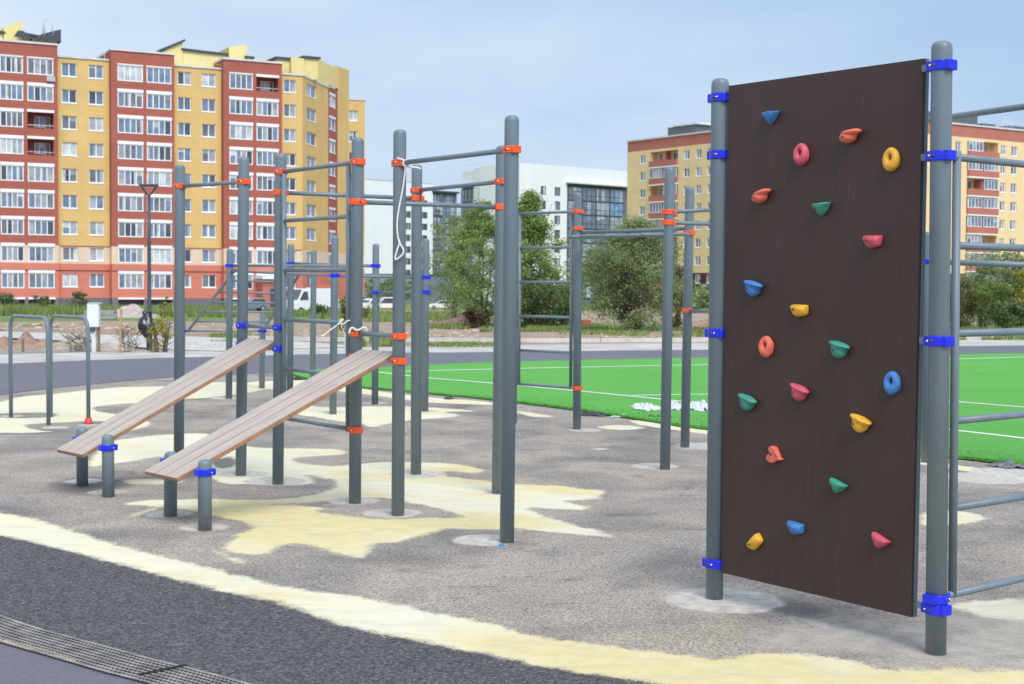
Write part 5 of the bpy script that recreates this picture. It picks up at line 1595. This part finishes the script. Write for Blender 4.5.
# heaps of earth, rubble and slabs
def heap(name, label, cat, px, Y, w_, h, d_, mat, seed):
    mb = MB(); n = 26; r = random.Random(seed); P = gz(px, 350, Y); vs_ = []
    for i in range(n):
        row = []
        for j in range(n):
            u = -1+2*i/(n-1); v = -1+2*j/(n-1); rr = math.sqrt(u*u+v*v)
            z = max(0, 1-rr)**.8*h*(1+.55*mnoise.noise(Vector((u*2.3+seed, v*2.3, 0))))+.10*h*mnoise.noise(Vector((u*9, v*9, seed)))*(rr < 1)
            row.append(mb.bm.verts.new((P.x+u*w_/2, P.y+v*d_/2, P.z-.03+z)))
        vs_.append(row)
    for i in range(n-1):
        for j in range(n-1): mb.bm.faces.new((vs_[i][j], vs_[i+1][j], vs_[i+1][j+1], vs_[i][j+1])).smooth = True
    tag(mb.build(name, mat), label, cat)
M_EARTH = simple('red_earth', (.31, .205, .15), .95, var=.35, scale=4, bumps=.8)
M_GRAV = simple('grey_gravel', (.42, .36, .32), .95, var=.25, scale=4, bumps=.8)
M_RUB = simple('pale_rubble', (.40, .33, .27), .95, var=.35, scale=3, bumps=.8)
heap('earth_mound', 'reddish earth mound seen through the leftmost bent bar', 'mound', 31, 36.2, 1.5, .42, 1.6, M_EARTH, 1)
heap('earth_mound', 'reddish earth mound cut by the left picture edge', 'mound', 2, 36.0, 1.2, .36, 1.5, M_EARTH, 2)
heap('gravel_heap', 'pointed grey gravel heap in the distance between white box and street lamp', 'heap', 131, 88, 3.8, .8, 4, M_GRAV, 3)
heap('rubble_heap', 'pale rubble heap beside the path right of the white box', 'heap', 112, 35.4, 1.5, .22, 1.4, M_RUB, 4)
heap('rubble_heap', 'long pale rubble heap under the path edge behind the bent bars', 'heap', 62, 36.2, 2.6, .22, 1.4, M_RUB, 5)
heap('earth_mound', 'low brown earth mound behind the dried bush', 'mound', 470, 74, 5.0, .5, 4, M_EARTH, 6)
heap('earth_mound', 'low reddish earth mound with bricks left of the climbing panel', 'mound', 715, 68, 4.2, .42, 3, M_EARTH, 7)
for k, (px, Y, z_, lb) in enumerate(((99, 80, 0, 'lower concrete slab of the pile beyond the white box'), (101, 80.2, .26, 'upper concrete slab of the pile beyond the white box'))):
    P = gz(px, 315, Y); tag(MB().box(P+Vector((0, 0, .13+z_)), (1.9-.3*k, 1.2, .22), Matrix.Rotation(.2-.1*k, 3, 'Z'), .015).build('concrete_slab', simple('slab_grey', (.33, .32, .31), .85, var=.2, scale=3)), lb, 'slab', 'stacked concrete slabs')
P = gz(586, 320, 66); tag(MB().box(P+Vector((0, 0, .16)), (.42, .35, .34), bev=.02).build('brick_stack', simple('brick_pile', (.40, .11, .06), .9, var=.3, scale=12)), 'small stack of red bricks right of the wall bars post', 'bricks')

# crumpled plastic on the turf
def crumple(name, label, cat, px, py, wx, wy, h, mat, seed, z=.04, group=None, n=56):
    mb = MB(); P = G(px, py, z); vs_ = []
    for i in range(n):
        row = []
        for j in range(n):
            u = -1+2*i/(n-1); v = -1+2*j/(n-1); rr = math.sqrt(u*u+v*v)
            edge = max(0, 1-rr**3)
            q = Vector((u*2.4+seed, v*2.4, seed*.3)); nn = abs(mnoise.noise(q))*.9+abs(mnoise.noise(q*2.2))*.45+abs(mnoise.noise(q*5))*.12
            k = 1+.25*mnoise.noise(Vector((u*1.5, v*1.5, seed+9)))
            row.append(mb.bm.verts.new((P.x+u*wx/2*k, P.y+v*wy/2*k, z+.004+h*edge*nn)))
        vs_.append(row)
    for i in range(n-1):
        for j in range(n-1):
            u = -1+2*i/(n-1); v = -1+2*j/(n-1)
            if u*u+v*v > 1+.5*mnoise.noise(Vector((u*4, v*4, seed))): continue
            mb.bm.faces.new((vs_[i][j], vs_[i+1][j], vs_[i+1][j+1], vs_[i][j+1]))
    bmesh.ops.delete(mb.bm, geom=[v for v in mb.bm.verts if not v.link_faces], context='VERTS')
    tag(mb.build(name, mat), label, cat, group)
M_PW = simple('white_polythene', (.62, .65, .67), .35, var=.3, scale=14); M_PB = simple('black_film', (.03, .032, .035), .4, var=.4, scale=30)
crumple('plastic_sheet', 'crumpled white plastic sheet on the turf left of the rear clamp post', 'plastic sheet', 646, 408, .40, .9, .11, M_PW, 3, group='white plastic left on the turf')
crumple('plastic_sheet', 'crumpled white plastic sheet on the turf between the two slim posts', 'plastic sheet', 676, 408, .26, .8, .12, M_PW, 5, group='white plastic left on the turf')
crumple('plastic_sheet', 'largest crumpled white plastic sheet, nearest to the brown panel', 'plastic sheet', 699, 408, .42, 1.0, .14, M_PW, 8, group='white plastic left on the turf')
crumple('plastic_scrap', 'small white plastic scrap on the asphalt edge beside the turf', 'plastic scrap', 623, 417, .34, .25, .05, M_PW, 11, .003)
crumple('turf_backing', 'black torn film along the turf edge right of the wall bars', 'plastic film', 596, 414.5, .55, .5, .05, M_PB, 12, .003)
crumple('turf_backing', 'black torn film at the turf edge behind the slim post', 'plastic film', 655, 419, .3, .5, .08, M_PB, 13, .003)
crumple('turf_backing', 'dark rubber scrap lying where the turf edge meets the central posts', 'plastic film', 449, 398.5, .16, .3, .04, M_PB, 14, .003)
crumple('turf_backing', 'grey torn film at the far right edge of the turf', 'plastic film', 1016, 466, .5, .4, .07, simple('grey_film', (.16, .16, .17), .5, var=.5, scale=25), 15, .003)
crumple('dark_scrap', 'dark scrap on the ground at the near left corner of the turf', 'scrap', 296, 379.5, .26, .3, .06, simple('dark_scrap_mat', (.05, .035, .025), .7, var=.4, scale=20), 16, .003)
P = G(501.5, 546); tag(MB().box(P+Vector((0, 0, .008)), (.035, .02, .016), Matrix.Rotation(.5, 3, 'Z'), .004).build('plastic_clip', simple('light_blue_plastic', (.03, .30, .75), .4)), 'tiny light blue plastic clip at the foot of the tallest central post', 'clip')

# ropes and rags tied to the bars
M_ROPE = simple('white_cord', (.78, .76, .74), .8, var=.12, scale=60, bumps=.4)
def smooth3(pts, sub=6):
    out = []; n = len(pts)
    for i in range(n-1):
        p0, p1, p2, p3 = pts[max(0, i-1)], pts[i], pts[i+1], pts[min(n-1, i+2)]
        for k in range(sub):
            t = k/sub; out.append(.5*((2*p1)+(p2-p0)*t+(2*p0-5*p1+4*p2-p3)*t*t+(3*p1-p0-3*p2+p3)*t**3))
    return out+[pts[-1]]
Yb = PX['B'][0].y-.07
rp = [AT(x, y, Yb) for x, y in ((398, 158.5), (403, 160), (405.5, 164), (405, 172), (402.5, 190), (399, 208), (397, 224), (398.5, 240), (403.5, 250), (401.5, 255.5), (395.5, 259.5), (396.2, 253), (399.3, 243), (398.6, 239))]
t = MB().tube(smooth3(rp), .0065, 8).build('rope', M_ROPE); tag(t, 'white rope with a loop hanging down the front post from the pull-up bar', 'rope')
MB().tube(smooth3([AT(x, y, Yb+.02) for x, y in ((397, 158), (402, 160.5), (407, 163), (410, 167), (416, 167.5), (421, 169))]), .007, 8).build('rope_end', M_ROPE, t)
MB().tube(smooth3([AT(x, y, Yb) for x, y in ((405.5, 160), (408.5, 162), (407.5, 166), (403.5, 165), (404, 160.5), (407, 163))]), .007, 8).build('knot', M_ROPE, t)
Yc = PX['C'][0].y-.02
t = MB().tube(smooth3([AT(x, y, Yc) for x, y in ((322, 336), (326, 333.5), (331, 329.5), (336, 326), (340, 322.5), (343, 319.5), (341, 319.5), (339.5, 323), (344, 324), (347, 321), (350, 320.5))]), .0055, 8).build('string', M_ROPE)
tag(t, 'white string knotted on the wall bar rung behind the nearer bench', 'string')
MB().tube(smooth3([AT(x, y, Yc) for x, y in ((341, 323), (342, 328), (345, 334), (345, 343), (344.5, 350))]), .003, 6).build('string_end', M_ROPE, t)
MB().sphere(AT(322.5, 336, Yc), (.013, .01, .009), 8).build('tassel', M_ROPE, t)
Yc2 = PX['C'][0].y-.065
t = MB().tube(smooth3([AT(x, y, Yc2) for x, y in ((349, 333.5), (350.5, 329), (353, 328), (356, 330), (360, 329.5), (363, 327.8), (366, 328.5), (366.5, 331))]), .009, 8).build('cloth_tie', M_ROPE)
tag(t, 'white cloth strip tied round the post above its orange clamp', 'cloth')

# ================================================================== vehicles
def car(label, P, heading, col, L=4.3, Wd=1.72, H=1.45, kind='hatch', group='cars parked in front of the far blocks', name='parked_car'):
    t = thing(name, label, 'van' if kind == 'van' else 'car', P, heading, None if kind == 'van' else group)
    M = WORLD[t.name]
    paint = simple('car_paint_'+'_'.join('%02d' % int(c*99) for c in col), col, .3, var=.04, scale=2, coat=.5)
    M_G = GL[2]; M_T = simple('tyre', (.02, .02, .022), .85); M_RIM = simple('wheel_rim', (.45, .46, .48), .35, .7)
    if kind == 'van':
        prof = [(-L/2, .35), (-L/2, H-.15), (-L/2+.12, H), (L/2-1.35, H), (L/2-1.0, H-.12), (L/2-.55, 1.15), (L/2-.08, .98), (L/2, .75), (L/2, .35)]
        glass = [(L/2-1.55, 1.2), (L/2-1.45, H-.25), (L/2-1.08, H-.25), (L/2-.68, 1.2)]
    else:
        prof = [(-L/2, .32), (-L/2+.02, .85), (-L/2+.16, .93), (-L/2+.42, H-.12), (-L/2+.75, H), (L/2-1.85, H), (L/2-1.1, .95), (L/2-.2, .82), (L/2, .62), (L/2, .32)]
        glass = [(-L/2+.38, .93), (-L/2+.62, H-.13), (L/2-1.92, H-.10), (L/2-1.25, .93)]
    mb = MB(); Mx = M @ Matrix.Rotation(pi/2, 4, 'X')
    mb.prism(prof, -Wd/2, Wd/2, Mx, .05); bd = mb.build('body', paint, t)
    for s_ in (-1, 1):
        mb = MB(); mb.prism(glass, s_*(Wd/2+.012)-.006, s_*(Wd/2+.012)+.006, Mx); mb.build('side_window', M_G, t)
    # windscreen and rear screen
    for (x0, z0, x1, z1, nm) in ((prof[-5][0] if kind != 'van' else L/2-1.0, H-.08, prof[-4][0] if kind != 'van' else L/2-.55, 1.0 if kind != 'van' else 1.2, 'windscreen'), (-L/2+.2, .98, -L/2+.4, H-.14, 'rear_window')):
        if kind == 'van' and nm == 'rear_window': continue
        d = Vector((x1-x0, 0, z1-z0)); n_ = Vector((d.z, 0, -d.x)).normalized()
        if (nm == 'windscreen') != (n_.x > 0): n_ = -n_
        c = Vector(((x0+x1)/2, 0, (z0+z1)/2))+n_*.02
        a_ = math.atan2(-d.z, d.x)
        mb = MB().box(c, (d.length*.92, Wd*.84, .02), Matrix.Rotation(a_, 3, 'Y')); bmesh.ops.transform(mb.bm, matrix=M, verts=mb.bm.verts); mb.build(nm, M_G, t)
    for sx_ in (-1, 1):
        for sy in (-1, 1):
            c = Vector((sx_*(L*.31), sy*(Wd/2-.09), .31))
            T = M @ Matrix.Translation(c) @ Matrix.Rotation(pi/2, 4, 'X')
            w_ = MB().lathe([(.20, -.105), (.31, -.10), (.31, .10), (.20, .105)], 18, T).build('wheel', M_T, t)
            MB().lathe([(.19, -.115), (.19, .115)], 14, T).build('rim', M_RIM, w_)
    for sy in (-1, 1):
        mb = MB().box((L/2-.02, sy*(Wd/2-.3), .68), (.06, .34, .14), bev=.02); bmesh.ops.transform(mb.bm, matrix=M, verts=mb.bm.verts); mb.build('headlight', simple('headlight_glass', (.7, .72, .75), .15), t)
        mb = MB().box((-L/2+.02, sy*(Wd/2-.16), .82), (.06, .2, .18), bev=.02); bmesh.ops.transform(mb.bm, matrix=M, verts=mb.bm.verts); mb.build('tail_light', simple('tail_light_red', (.45, .02, .02), .25), t)
    return t
car('white panel van parked before the long red and yellow block', gz(309, 312, 118), radians(222), (.78, .79, .82), 4.4, 1.8, 2.15, 'van', name='parked_van')
car('white hatchback parked side-on, right of the tall posts at the annex', gz(443, 307, 214), radians(183), (.80, .80, .82), 4.4, 1.7, 1.45)
car('white off-road car parked between the rope post and the slim post left of it', gz(385, 311, 188), radians(197), (.80, .80, .81), 4.3, 1.8, 1.7)
car('white saloon behind the first bench post, front towards the track', gz(367, 312, 168), radians(250), (.76, .78, .80), 4.3, 1.7, 1.45)
car('silver car half hidden behind the ladder posts, next to the van', gz(340, 311, 150), radians(215), (.35, .37, .40), 4.3, 1.7, 1.4)
car('dark grey car parked behind the leftmost airy tree', gz(478, 307, 205), radians(190), (.06, .07, .08), 4.3, 1.75, 1.45)
car('small light blue car near the block entrance', gz(251, 306, 149), radians(205), (.14, .20, .26), 3.5, 1.6, 1.4)

def stones():
    r = random.Random(91); mb = MB(); protos = []
    for (x0, x1, ya, yb, n, s0, s1) in ((-30, 125, 339.5, 353, 420, .03, .10), (100, 240, 347, 352, 60, .02, .05), (250, 480, 326, 338, 130, .05, .14), (0, 240, 319, 330, 160, .06, .18), (560, 730, 333, 341, 110, .04, .10), (430, 600, 343, 348, 70, .02, .05)):
        for _ in range(n):
            p = G(r.uniform(x0, x1), r.uniform(ya, yb), -.05); p.z = terr_z(p.x, p.y); sc = r.uniform(s0, s1)
            q = bmesh.ops.create_icosphere(mb.bm, subdivisions=1, radius=sc)
            k = r.random()*9; S_ = (r.uniform(.7, 1.4), r.uniform(.7, 1.2), r.uniform(.35, .8))
            for v in q['verts']:
                v.co = Vector((v.co.x*S_[0], v.co.y*S_[1], v.co.z*S_[2]))*(1+.5*mnoise.noise(v.co/sc*1.3+Vector((k, k, k))))+p
    o = mb.build('rubble', simple('mixed_rubble', (.40, .31, .25), .95, var=.5, scale=5, bumps=.6))
    tag(o, 'loose stones and clods scattered on the bare earth beyond the track', 'rubble', kind='stuff')
stones()

tree('dry_weed', 'sparse reddish dry weed between the tall wooden stake and the lamp', 'plant', gz(130, 300, 34.2), .75, .55, leaf_mat('dry_stalks', (.20, .12, .07), (.36, .25, .15), (.50, .40, .25)), 260, .022, 71, 7, .1, 'oval', None, .2, 30, trunk_r=.012)
tree('dry_weed', 'low sparse dry weed under the path edge left of the white box', 'plant', gz(78, 300, 34.4), .45, 1.0, leaf_mat('dry_stalks_pale', (.22, .17, .10), (.38, .32, .20), (.52, .46, .32)), 260, .022, 72, 7, .1, 'oval', None, .2, 30, trunk_r=.010)
